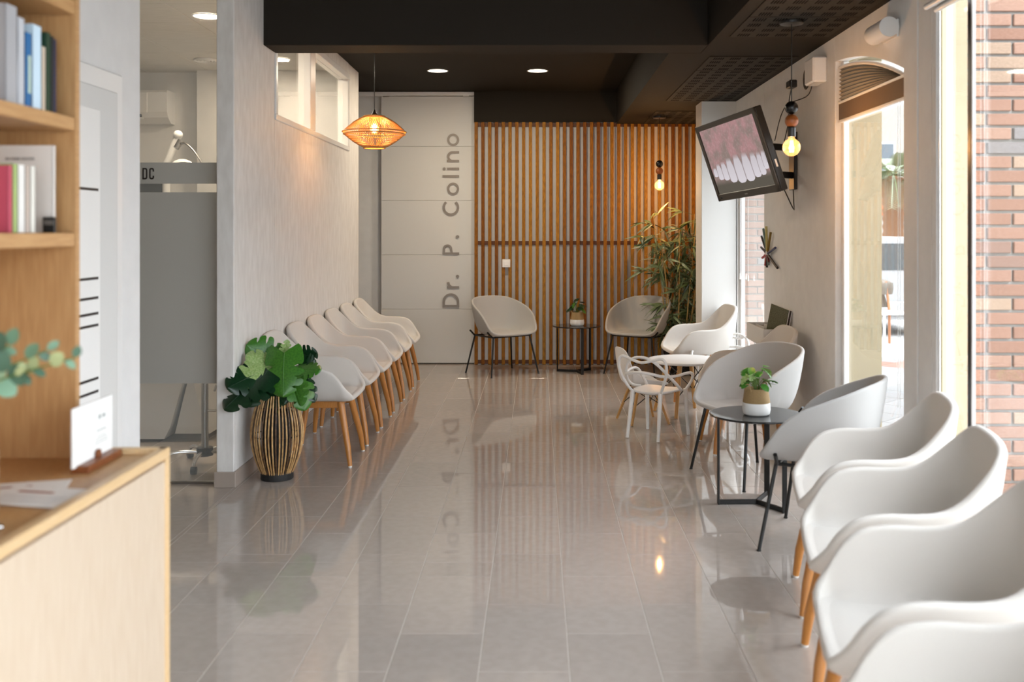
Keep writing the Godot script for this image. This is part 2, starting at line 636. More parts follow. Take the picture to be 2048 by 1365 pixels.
func make_kid_shell_chair(label: String) -> Node3D:
	shell_k = shell([Vector3(0, .575, -.185), Vector3(.075, .570, -.182), Vector3(.125, .545, -.172), Vector3(.145, .49, -.155), Vector3(.152, .42, -.13), Vector3(.163, .365, -.07), Vector3(.174, .342, .0), Vector3(.177, .335, .06), Vector3(.170, .328, .11), Vector3(.145, .312, .145), Vector3(.09, .300, .16), Vector3(0, .296, .165)], .305, .80, -.13, .15, .008, .012)
	var t := thing("child_shell_chair", label, "chair")
	mesh_node("shell", shell_k[0], M.plastic, t)
	for sx in [-1.0, 1.0]:
		for sz in [[.07, .15], [-.07, -.15]]:
			var st := mb()
			tube(st, [Vector3(sx * .085, .270, sz[0]), Vector3(sx * .165, .004, sz[1])], .0125, .0095, 10)
			build("leg", st, M.kid_wood, t)
			st = mb()
			tube(st, [Vector3(sx * .085, .272, sz[0]), Vector3(sx * .05, .286, sz[0] * .8)], .008, .008, 6)
			build("mount", st, M.metal_black, t)
	for r in [[Vector3(-.13, .13, .112), Vector3(.09, .26, .075)], [Vector3(.13, .13, .112), Vector3(-.09, .26, .075)], [Vector3(-.13, .13, -.112), Vector3(.09, .26, -.075)], [Vector3(.13, .13, -.112), Vector3(-.09, .26, -.075)], [Vector3(-.125, .14, -.11), Vector3(-.09, .26, .07)], [Vector3(.125, .14, -.11), Vector3(.09, .26, .07)], [Vector3(-.125, .14, .11), Vector3(-.09, .26, -.07)], [Vector3(.125, .14, .11), Vector3(.09, .26, -.07)]]:
		var st := mb()
		tube(st, r, .0035, .0035, 6)
		build("wire_brace", st, M.metal_black, t)
	return t


# child's chair of plastic loops; front is +z
func make_loop_chair(label: String, group: String) -> Node3D:
	var t := thing("child_loop_chair", label, "chair", Vector3.ZERO, 0, group)
	var rows := []
	var outline := []
	for i in 40:
		var a := TAU * i / 40.0
		var w := lerpf(.128, .172, clampf((sin(a) + 1) / 2, 0, 1))
		outline.append(Vector3(signf(cos(a)) * pow(absf(cos(a)), .6) * w, 0, signf(sin(a)) * pow(absf(sin(a)), .6) * .16))
	for rr in [[0.0, .318], [.35, .318], [.7, .322], [.95, .334], [1.0, .331], [.985, .318], [.7, .306], [.35, .302], [0.0, .302]]:
		var row := []
		for o in outline:
			row.append(Vector3(o.x * rr[0], rr[1] + (.008 * absf(o.x) / .17 if rr[0] > .6 else 0.0), o.z * rr[0]))
		rows.append(row)
	var st := mb()
	sheet(st, rows, true, true)
	build("seat", st, M.plastic, t)
	for l in [[Vector3(-.112, .335, -.135), Vector3(-.125, .004, -.19)], [Vector3(.112, .335, -.135), Vector3(.125, .004, -.19)], [Vector3(-.158, .335, .14), Vector3(-.168, .004, .165)], [Vector3(.158, .335, .14), Vector3(.168, .004, .165)]]:
		st = mb()
		tube(st, [l[0], l[0].lerp(l[1], .5), l[1]], .0165, .0115, 10)
		build("leg", st, M.plastic, t)
	var mirror := func(k: Array) -> Array:
		var o := k.duplicate()
		for i in range(k.size() - 2, -1, -1):
			o.append(Vector3(-k[i].x, k[i].y, k[i].z))
		return o
	# the arm loop, from the front legs round behind the back
	st = mb()
	tube(st, spline(mirror.call([Vector3(-.160, .330, .145), Vector3(-.205, .400, .150), Vector3(-.225, .452, .115), Vector3(-.222, .462, .03), Vector3(-.200, .452, -.07), Vector3(-.150, .452, -.155), Vector3(-.08, .468, -.195), Vector3(0, .475, -.205)]), 48), .0105, .0105, 8)
	build("arm_loop", st, M.plastic, t)
	# the high loop, from the back legs
	st = mb()
	tube(st, spline(mirror.call([Vector3(-.112, .325, -.135), Vector3(-.150, .385, -.165), Vector3(-.186, .470, -.185), Vector3(-.190, .545, -.195), Vector3(-.160, .580, -.200), Vector3(-.10, .568, -.205), Vector3(0, .545, -.212)]), 44), .0105, .0105, 8)
	build("high_loop", st, M.plastic, t)
	# the wide loop, crossing the other two
	st = mb()
	tube(st, spline(mirror.call([Vector3(-.165, .335, .06), Vector3(-.198, .350, .0), Vector3(-.196, .400, -.07), Vector3(-.165, .470, -.14), Vector3(-.12, .535, -.188), Vector3(-.06, .572, -.205), Vector3(0, .582, -.210)]), 44), .0105, .0105, 8)
	build("cross_loop", st, M.plastic, t)
	return t


func make_side_table(label: String, group: String) -> Node3D:
	var t := thing("side_table", label, "table", Vector3.ZERO, 0, group)
	var st := mb()
	lathe(st, [[0.0, .472], [.243, .472], [.249, .474], [.25, .478], [.249, .482], [.244, .484], [0.0, .484]], Vector3.ZERO, 56)
	build("table_top", st, M.glass_black, t)
	for k in 3:
		var a := TAU * k / 3
		var dir := Vector3(sin(a), 0, cos(a))
		var bas := Basis(Vector3.UP, a)
		st = mb()
		box(st, dir * .205 + Vector3(0, .235, 0), Vector3(.030, .470, .010), .002, bas)
		var l := build("leg", st, M.metal_black, t)
		st = mb()
		box(st, dir * .104 + Vector3(0, .0125, 0), Vector3(.012, .025, .206), .002, bas)
		build("foot_bar", st, M.metal_black, l)
		st = mb()
		box(st, dir * .104 + Vector3(0, .4655, 0), Vector3(.012, .012, .206), .002, bas)
		build("top_bar", st, M.metal_black, l)
	return t


# ---------------------------------------------------------------- plants
func monstera_leaf(len: float, wid: float, bend: float, cup: float) -> ArrayMesh:
	var st := mb()
	var lobes := 4
	for side in [-1.0, 1.0]:
		for k in lobes:
			var rows := []
			for iu in 9:
				var u := iu / 8.0
				var row := []
				for iv in 9:
					var q := iv / 8.0
					var e := absf(q * 2.0 - 1.0)
					var gap := 0.0 if u < .5 else .12 * smoothstep(.5, .75, u)
					var v := lerpf(0.0 if k == 0 else gap, 1.0 if k == lobes - 1 else 1.0 - gap, q)
					var t := (k + v) / lobes
					# heart outline: wide near the stalk, drawn out to a tip
					var w := wid * .5 * pow(sin(PI * clampf(.20 + t * .80, 0, 1)), .62)
					var reach := u * (1.0 - (.13 * pow(e, 4.0) if u > .5 else 0.0) * smoothstep(.5, 1.0, u))
					var sweep: float = .30 if t > .25 else lerpf(-.75, .30, t / .25)
					var z := len * t + w * reach * sweep * (1.0 - t * .8)
					var y := -bend * t * t * len - cup * reach * reach * wid * .5
					row.append(Vector3(side * w * reach, y, z))
				rows.append(row)
			sheet(st, rows, false, side > 0)
	# raised midrib
	tube(st, [Vector3(0, .001, 0), Vector3(0, -bend * .25 * len + .001, len * .5), Vector3(0, -bend * len * .9, len * .95)], wid * .018, wid * .006, 5)
	return st.commit()


func blade(len: float, wid: float, bend: float) -> ArrayMesh:
	var st := mb()
	var rows := []
	for i in 6:
		var t := i / 5.0
		var w := wid * 0.5 * sin(PI * pow(t, .75)) + .0006
		var y := -bend * t * t * len
		rows.append([Vector3(-w, y + .15 * w, len * t), Vector3(0, y - .1 * w, len * t), Vector3(w, y + .15 * w, len * t)])
	sheet(st, rows, false, true)
	return st.commit()


func oval_leaf(len: float, wid: float) -> ArrayMesh:
	var st := mb()
	var rows := []
	for i in 8:
		var t := i / 7.0
		var w := wid * 0.5 * pow(sin(PI * clampf(t * .96 + .03, 0, 1)), .6)
		rows.append([Vector3(-w, .12 * w - .12 * t * t * len, len * t), Vector3(0, -.12 * t * t * len, len * t), Vector3(w, .12 * w - .12 * t * t * len, len * t)])
	sheet(st, rows, false, true)
	return st.commit()


# basis whose z points along dir and whose y leans to up, rolled
func aim(dir: Vector3, up: Vector3, roll := 0.0) -> Basis:
	var z := dir.normalized()
	var x := up.cross(z)
	if x.length() < 1e-3:
		x = Vector3.RIGHT
	x = x.normalized()
	return Basis(z, roll) * Basis(x, z.cross(x), z)


func potted_plant(label: String, at: Vector3, sd: int, variegated: bool, group: String) -> void:
	var t := thing("potted_plant", label, "plant", at, 0.3 * sd, group)
	var st := mb()
	lathe(st, [[0.0, 0.0], [.060, .0], [.070, .008], [.0745, .03], [.072, .062], [.0685, .0665]], Vector3.ZERO, 28)
	build("pot_lower_band", st, M.pot_white, t)
	st = mb()
	var prof := []
	for i in 15:
		var y := lerpf(.066, .138, i / 14.0)
		prof.append([lerpf(.0700, .060, i / 14.0) + .0022 * sin(i * PI), y])
		prof.append([lerpf(.0725, .0625, i / 14.0), y + .0026])
	prof.append([.056, .141])
	prof.append([.053, .12])
	lathe(st, prof, Vector3.ZERO, 28)
	build("basket_upper_band", st, M.seagrass, t)
	for s in [-1.0, 1.0]:
		st = mb()
		tube(st, spline([Vector3(s * .062, .128, -.02), Vector3(s * .066, .160, -.012), Vector3(s * .066, .166, 0), Vector3(s * .066, .160, .012), Vector3(s * .062, .128, .02)], 14), .0035, .0035, 6)
		build("handle", st, M.seagrass, t)
	st = mb()
	cyl(st, Vector3(0, .118, 0), .052, .01, 20)
	build("soil", st, M.soil, t)
	var r := RandomNumberGenerator.new()
	r.seed = sd
	var forms := [monstera_leaf(.065, .055, .3, .2), monstera_leaf(.055, .047, .5, .1), oval_leaf(.055, .04)]
	for k in 18:
		var a := k * 2.4 + r.randf() * .6
		var out := r.randf_range(.02, .085)
		var h := r.randf_range(.18, .29) - out * .4
		var tip := Vector3(cos(a) * out, h, sin(a) * out)
		st = mb()
		tube(st, spline([Vector3(cos(a) * .01, .12, sin(a) * .01), Vector3(cos(a) * out * .4, lerpf(.12, h, .6), sin(a) * out * .4), tip], 8), .0018, .0014, 5)
		build("stem", st, M.stem, t)
		var m: StandardMaterial3D = [M.leaf_a, M.leaf_c, M.leaf_a][k % 3] if variegated else [M.leaf_b, M.leaf_a, M.leaf_b][k % 3]
		var l := mesh_node("leaf", forms[k % 3], m, t)
		l.transform = Transform3D(aim(Vector3(cos(a), r.randf_range(-.7, .1), sin(a)), Vector3.UP, r.randf_range(-.5, .5)), tip)


# ---------------------------------------------------------------- lamps
func globe_pendant(label: String, x: float, d: float, power: float) -> void:
	var t := thing("globe_pendant_lamp", label, "lamp", P(x, SOF, d), 0, "bare bulb pendants with two beads")
	var st := mb()
	lathe(st, [[0, 0], [.065, 0], [.066, -.003], [.066, -.020], [.063, -.024], [0, -.024]], Vector3.ZERO, 32)
	build("ceiling_canopy", st, M.tv_black, t)
	st = mb()
	tube(st, [Vector3(0, -.02, 0), Vector3(0, -.455, 0)], .0032, .0032, 6)
	build("cord", st, M.tv_black, t)
	st = mb()
	ball(st, Vector3(0, -.488, 0), .037, 20)
	build("black_bead", st, M.ball_black, t)
	st = mb()
	ball(st, Vector3(0, -.561, 0), .0375, 20)
	build("wooden_bead", st, M.ball_wood, t)
	st = mb()
	lathe(st, [[0, -.595], [.021, -.595], [.023, -.60], [.023, -.648], [.020, -.652], [0, -.652]], Vector3.ZERO, 20)
	build("lamp_socket", st, M.tv_black, t)
	st = mb()
	var prof := []
	for i in 15:
		var a := lerpf(-PI / 2, 1.15, i / 14.0)
		prof.append([cos(a) * .050, -.708 + sin(a) * .050])
	prof.append([.017, -.655])
	prof.append([.016, -.650])
	lathe(st, prof, Vector3.ZERO, 28)
	var b := build("glass_bulb", st, M.amber, t)
	st = mb()
	for k in 6:
		var a := TAU * k / 6
		tube(st, [Vector3(cos(a) * .006, -.672, sin(a) * .006), Vector3(cos(a) * .0105, -.735, sin(a) * .0105)], .0022, .0022, 5)
	build("filament", st, M.filament, b)
	var o := OmniLight3D.new()
	o.name = "bulb_glow"
	o.light_color = Color(1.0, 0.72, 0.42)
	o.light_energy = power
	o.light_size = .015
	o.omni_range = 20
	o.omni_attenuation = 2
	o.shadow_enabled = true
	t.add_child(o)
	o.position = Vector3(0, -.704, 0)


func downlight(label: String, at: Vector3, power: float, r := .10) -> void:
	var t := thing("recessed_downlight", label, "light", at, 0, "round recessed ceiling lights")
	var st := mb()
	lathe(st, [[r * .90, -.001], [r, -.001], [r * 1.03, -.004], [r * 1.0, -.007], [r * .92, -.006], [r * .90, -.001]], Vector3.ZERO, 36)
	build("trim_ring", st, M.white_gloss, t)
	st = mb()
	lathe(st, [[0, -.004], [r * .91, -.004], [r * .91, -.001], [0, -.001]], Vector3.ZERO, 36)
	build("light_disc", st, M.lamp_disc, t)
	var a := AreaLight3D.new()
	a.name = "disc_glow"
	a.area_size = Vector2(r * 1.6, r * 1.6)
	a.light_color = Color(1.0, 0.93, 0.82)
	a.light_energy = power
	a.shadow_enabled = true
	a.area_range = 20
	t.add_child(a)
	a.position = Vector3(0, -.010, 0)
	a.rotation.x = -PI / 2


func _ready() -> void:
	rng.seed = 7
	# ------------------------------------------------------------ camera
	var cam := Camera3D.new()
	cam.name = "camera"
	add_child(cam)
	var att := CameraAttributesPhysical.new()
	att.frustum_focal_length = 35.0
	att.frustum_focus_distance = 8.0
	att.frustum_near = 0.05
	att.frustum_far = 300.0
	att.exposure_aperture = 2.4
	cam.attributes = att
	cam.position = Vector3(0, EYE, 0)
	var near := 0.05
	cam.projection = Camera3D.PROJECTION_FRUSTUM
	cam.set_frustum(2.0 * near * 682.5 / FOC, Vector2((1024.0 - 1074.0) / FOC * near, -(682.5 - 463.0) / FOC * near), near, 300.0)
	cam.current = true
	# ------------------------------------------------------------ sky and exposure
	var we := WorldEnvironment.new()
	we.name = "environment"
	var env := Environment.new()
	env.background_mode = Environment.BG_SKY
	var sm := ProceduralSkyMaterial.new()
	sm.sky_top_color = Color(0.93, 0.965, 1.0)
	sm.sky_curve = 0.6   # overcast: the zenith three times as bright as the horizon
	sm.sky_horizon_color = Color(0.60, 0.62, 0.64)
	sm.ground_bottom_color = Color(0.55, 0.54, 0.52)
	sm.ground_horizon_color = Color(0.55, 0.55, 0.545)
	sm.sun_angle_max = 1.0
	var sky := Sky.new()
	sky.sky_material = sm
	env.sky = sky
	env.background_energy_multiplier = 1.0
	env.tonemap_mode = Environment.TONE_MAPPER_LINEAR
	env.tonemap_exposure = 14.0
	env.sdfgi_enabled = true
	env.ssao_enabled = true
	env.ssil_enabled = true
	we.environment = env
	add_child(we)

	materials()
	setting()
	outdoors()
	seating()
	lamps()
	wall_things()
	counter_side()
	clinic_room()


# ---------------------------------------------------------------- the room
func sbox(called: String, m: Material, x0: float, x1: float, y0: float, y1: float, d0: float, d1: float, bev := 0.0, parent: Node = null) -> MeshInstance3D:
	var st := mb()
	slab(st, x0, x1, y0, y1, d0, d1, bev)
	return struct(called, st, m, parent)


func setting() -> void:
	# floor: slab of grout with a tile laid in each field
	var fl := sbox("floor", M.grout, -5.0, 1.87, -.12, -.0012, -1.7, 11.2)
	var tm := {}
	var jx := 0.108
	var w := .302
	for col in range(-7, 6):
		var x0 := jx + col * w
		var phase := .02 if posmod(col, 2) == 0 else .305
		for row in range(0, 19):
			var d0 := .02 + phase + row * .5985 - .02
			var d1 := d0 + .5985
			var xa := maxf(x0, XL)
			var xb := minf(x0 + w, XR)
			d1 = minf(d1, 10.98)
			if xb - xa < .02 or d0 > 10.95 or d1 < .8:
				continue
			var cuts := [[d0, d1]]
			if d0 < 4.385 and d1 > 4.385 and col < 0:
				cuts = [[d0, 4.385], [4.385, d1]]
			for c in cuts:
				var sx: float = xb - xa - .0028
				var sz: float = c[1] - c[0] - .0028
				var key := "%d_%d" % [roundi(sx * 1000), roundi(sz * 1000)]
				if not tm.has(key):
					var st := mb()
					box(st, Vector3.ZERO, Vector3(sx, .008, sz), .0008)
					tm[key] = st.commit()
				var o := mesh_node("tile", tm[key], M.tiles[rng.randi() % 4], fl)
				o.position = P((xa + xb) / 2, -.004, (c[0] + c[1]) / 2)
	# tiles of the passage and of the treatment room to the left
	for col in range(-15, -6):
		var x0 := jx + col * w
		for row in range(6, 16):
			var d0: float = (.02 if posmod(col, 2) == 0 else .305) + row * .5985
			var xa := maxf(x0, -4.3)
			var xb := minf(x0 + w, XL)
			if xb - xa < .02 or d0 < 4.2 or d0 > 9.0:
				continue
			var st := mb()
			box(st, Vector3.ZERO, Vector3(xb - xa - .0028, .008, .5957), .0008)
			var o := build("tile", st, M.tiles[rng.randi() % 4], fl)
			o.position = P((xa + xb) / 2, -.004, d0 + .299)

	# left wall: plaster partition with a strip window under the ceiling
	var lw := sbox("wall_left", M.cement, XL - .10, XL, 0, CEI, 5.67, 6.55, .004)
	sbox("wall_piece", M.cement, XL - .10, XL, 0, 2.195, 6.55, 9.12, 0, lw)
	sbox("wall_piece", M.cement, XL - .10, XL, 2.90, CEI, 6.55, 9.12, 0, lw)
	sbox("wall_piece", M.cement, XL - .10, XL, 0, CEI, 9.12, 9.63, .004, lw)
	sbox("baseboard_left", M.skirt, XL - .112, XL + .012, 0, .09, 5.658, 9.642, .003)
	var wf := sbox("window_1", M.white_gloss, XL - .09, XL + .012, 2.195, 2.235, 6.55, 9.12, .004)
	sbox("frame_rail", M.white_gloss, XL - .09, XL + .012, 2.845, 2.90, 6.55, 9.12, .004, wf)
	for d in [[6.55, 6.60], [7.55, 7.72], [9.06, 9.12]]:
		sbox("frame_post", M.white_gloss, XL - .085, XL + .010, 2.235, 2.845, d[0], d[1], .004, wf)
	for d in [[6.60, 7.55], [7.72, 9.06]]:
		sbox("window_pane", M.pane_in, XL - .045, XL - .039, 2.235, 2.845, d[0], d[1], 0, wf)
	# nearer wall on the left with a white door
	var ln := sbox("wall_left", M.wall, XL - .10, XL, 0, CEI, -1.7, 4.33, .004)
	sbox("baseboard_left", M.skirt, XL - .112, XL + .012, 0, .09, 4.15, 4.342, .003)
	var dr := sbox("door_1", M.white_gloss, XL - .01, XL + .022, 0, 2.10, 3.16, 4.095, .006)
	sbox("door_leaf", M.white, XL, XL + .030, .01, 2.02, 3.24, 4.03, .004, dr)
	var gp := sbox("frosted_strip", M.paper, XL + .01, XL + .033, .25, 1.93, 3.36, 3.86, .002, dr)
	for y in [1.62, 1.28, 1.205, 1.145, 1.10, .895, .845]:
		sbox("printed_line", M.ink, XL + .03, XL + .0345, y - .005, y + .005, 3.38, 3.84, 0, gp)
	# back wall
	var wb := sbox("wall_back", M.wall, -3.6, 2.0, 0, CEI, DB, DB + .15)
	sbox("black_wall_band", M.black, -.69, XR, 2.655, CEI, 10.90, DB, 0, wb)
	sbox("slat_backing", M.wall, -.69, XR, 0, 2.655, 10.918, DB, 0, wb)
	sbox("wall_left", M.wall, -3.7, -3.6, 0, CEI, 9.46, DB)
	# right wall: inner white leaf and outer leaf with the openings
	var rw := sbox("wall_right", M.wall, XR, 1.87, 0, CEI, 6.01, 7.89, .004)
	sbox("wall_piece", M.wall, XR, 1.87, 0, CEI, 9.0, DB, 0, rw)
	sbox("wall_piece", M.wall, XR, 1.87, 2.32, CEI, 7.89, 9.0, 0, rw)
	sbox("wall_piece", M.wall, XR, 1.87, 0, .10, 4.88, 6.01, 0, rw)
	sbox("wall_piece", M.wall, XR, 1.87, 0, .10, 7.89, 9.0, 0, rw)
	sbox("wall_piece", M.wall, XR, 1.87, 2.66, CEI, -1.7, 4.47, 0, rw)
	sbox("outer_leaf", M.yellow, 1.87, 2.085, 0, 3.4, 6.02, 7.88, 0, rw)
	sbox("outer_leaf", M.yellow, 1.87, 2.085, 2.5, 3.4, 4.75, 6.02, 0, rw)
	sbox("outer_leaf", M.yellow, 1.87, 2.085, 2.33, 3.4, 7.88, 9.02, 0, rw)
	sbox("outer_leaf", M.yellow, 1.832, 1.945, 0, 3.4, 4.50, 4.88, 0, rw)
	# arched head of the second window
	var st := mb()
	var poly := PackedVector2Array([Vector2(4.88, CEI), Vector2(6.01, CEI)])
	for i in 13:
		var f := i / 12.0
		poly.append(Vector2(lerpf(6.01, 4.88, f), 2.485 - .045 * f - .18 * f * f))
	var xf := Transform3D(Basis(Vector3(0, 0, -1), Vector3.UP, Vector3(1, 0, 0)), Vector3(1.835, 0, 0))
	prism(st, poly, .07, xf)
	struct("arched_wall_head", st, M.wall, rw)
	# wide white post between window and shop front, with grooves
	var post := sbox("trim_1", M.wall, XR - .004, 1.875, 0, CEI, 4.70, 4.88, .006)
	sbox("post_board", M.wall, XR - .002, 1.830, 0, CEI, 4.53, 4.695, .005, post)
	sbox("post_board", M.wall, XR - .006, 1.815, 0, CEI, 4.47, 4.525, .006, post)
	# windows on the right
	var w2 := sbox("window_2", M.white_gloss, 1.835, 1.87, .10, 2.33, 8.955, 9.0, .004)
	sbox("frame_rail", M.white_gloss, 1.835, 1.87, .10, .15, 7.89, 8.955, .004, w2)
	sbox("frame_post", M.white_gloss, 1.835, 1.87, .10, 2.33, 7.89, 7.93, .004, w2)
	sbox("window_pane", M.pane, 1.850, 1.854, .15, 2.32, 7.93, 8.955, 0, w2)
	for q in [[8.93, 1.08], [8.60, 1.08]]:
		st = mb()
		tube(st, [P(1.822, 2.3, q[0]), P(1.822, q[1], q[0])], .002, .002, 5)
		tube(st, [P(1.822, q[1], q[0]), P(1.822, q[1] - .05, q[0])], .006, .009, 8)
		struct("blind_cord", st, M.plastic, w2)
	var w3 := sbox("window_3", M.white_gloss, 1.835, 1.87, .10, 2.48, 5.962, 6.01, .004)
	sbox("frame_rail", M.white_gloss, 1.835, 1.87, .10, .15, 4.92, 5.962, .004, w3)
	sbox("frame_post", M.white_gloss, 1.835, 1.87, .10, 2.27, 4.88, 4.92, .004, w3)
	sbox("window_pane", M.pane, 1.850, 1.854, .15, 2.46, 4.92, 5.962, 0, w3)
	# shop front: frame posts and panes running past the camera
	var w4 := sbox("window_4", M.white_gloss, 1.80, 1.87, 0, .10, -1.7, 4.47, .004)
	sbox("frame_rail", M.white_gloss, 1.80, 1.87, 2.61, 2.66, -1.7, 4.47, .004, w4)
	for d in [4.455, 4.115, 2.0, -.0, -1.6]:
		sbox("frame_post", M.white_gloss, 1.80, (1.806 if d > 4.4 else 1.812) if d > 4.0 else 1.86, .10, 2.61, d, d + (.014 if d > 4.0 else .045), .002, w4)
	sbox("frame_post", M.tv_black, 1.800, 1.818, .10, 2.61, 4.131, 4.162, .002, w4)
	for d in [[-1.55, 0.0], [.045, 2.0], [2.05, 4.115], [4.165, 4.455]]:
		sbox("window_pane", M.pane, 1.832, 1.838, .10, 2.61, d[0], d[1], 0, w4)
	# unseen shop front behind the camera; its glazing is added to brighten the floor
	var wfr := sbox("wall_front", M.wall, -5.0, 1.87, 2.92, CEI, -1.7, -1.6)
	sbox("wall_piece", M.wall, -5.0, -1.4, 0, 2.92, -1.7, -1.6, 0, wfr)
	var w5 := sbox("added_window_5", M.white_gloss, -1.4, 1.80, 0, .10, -1.68, -1.62, .004)
	for x in [-1.4, .2, 1.74]:
		sbox("frame_post", M.white_gloss, x, x + .06, 0.10, 2.92, -1.68, -1.62, .004, w5)
	for x in [[-1.34, .2], [.26, 1.74]]:
		sbox("window_pane", M.pane, x[0], x[1], .10, 2.92, -1.652, -1.648, 0, w5)
	# stub wall on the right in front of the slats
	sbox("wall_stub", M.white, 1.487, XR + .01, 0, SOF + .01, 9.0, 9.32, .004)
	# ceiling, beam and lowered soffit
	var ce := sbox("ceiling", M.black, -1.826, 2.0, CEI, CEI + .12, -1.7, DB + .15)
	sbox("ceiling_passage", M.black, -5.0, -1.826, CEI, CEI + .12, -1.7, 5.70)
	sbox("ceiling_passage", M.black, -3.7, -1.826, CEI, CEI + .12, 9.35, DB + .15)
	sbox("beam", M.black, XL, 1.08, SOF, CEI, 6.28, 6.56, .004, ce)
	sbox("lowered_soffit", M.black, 1.08, XR, SOF, CEI, -1.6, 6.56, 0, ce)
	sbox("lowered_soffit", M.black, .87, XR, SOF, CEI, 6.56, DB, 0, ce)
	# perforated panels let into the soffit, slot darkness painted as thin black bars
	var pst := mb()
	for gx in 5:
		for gz in 4:
			for sx in 5:
				for sz in 3:
					box(pst, Vector3((gx - 2) * .113 + (sx - 2) * .0145, -.0035, (gz - 1.5) * .142 + (sz - 1) * .026), Vector3(.0075, .0015, .018))
	var hole_marks := pst.commit()
	pst = mb()
	box(pst, Vector3.ZERO, Vector3(.594, .006, .56), .001)
	var plate := pst.commit()
	for d in [4.0, 4.57, 5.14, 5.71, 6.95, 7.52, 8.09, 8.66, 9.98, 10.55]:
		var o := mesh_node("perforated_panel", plate, M.black_panel, ce)
		o.position = P(1.455, SOF - .003, d)
		var h := mesh_node("painted_perforation", hole_marks, M.hole_shade, o)
		h.set_meta("kind", "stuff")


# ---------------------------------------------------------------- outside
func brick_face(called: String, label: String, x0: float, x1: float, d: float, depth: float, sd: int) -> void:
	var t := thing(called, label, "wall", P((x0 + x1) / 2, -.1, d))
	var st := mb()
	box(st, Vector3(0, 1.75, -(depth / 2 + .008)), Vector3(x1 - x0, 3.5, depth))
	build("mortar_core", st, M.mortar, t)
	var r := RandomNumberGenerator.new()
	r.seed = sd
	var ch := .066
	var full := mb()
	box(full, Vector3.ZERO, Vector3(.232, .053, .02), .003)
	var fm := full.commit()
	var row := 0
	while row * ch < 3.42:
		var x := -(x1 - x0) / 2 - (.12 if row % 2 else 0.0)
		while x < (x1 - x0) / 2 - .02:
			var a := maxf(x, -(x1 - x0) / 2)
			var b := minf(x + .232, (x1 - x0) / 2)
			if b - a > .03:
				var m := fm
				if b - a < .231:
					var s2 := mb()
					box(s2, Vector3.ZERO, Vector3(b - a, .053, .02), .003)
					m = s2.commit()
				var o := mesh_node("brick", m, M.bricks[r.randi() % 6 if r.randf() < .5 else r.randi() % 3], t)
				o.position = Vector3((a + b) / 2, row * ch + .033, r.randf_range(-.002, .002))
			x += .244
		row += 1


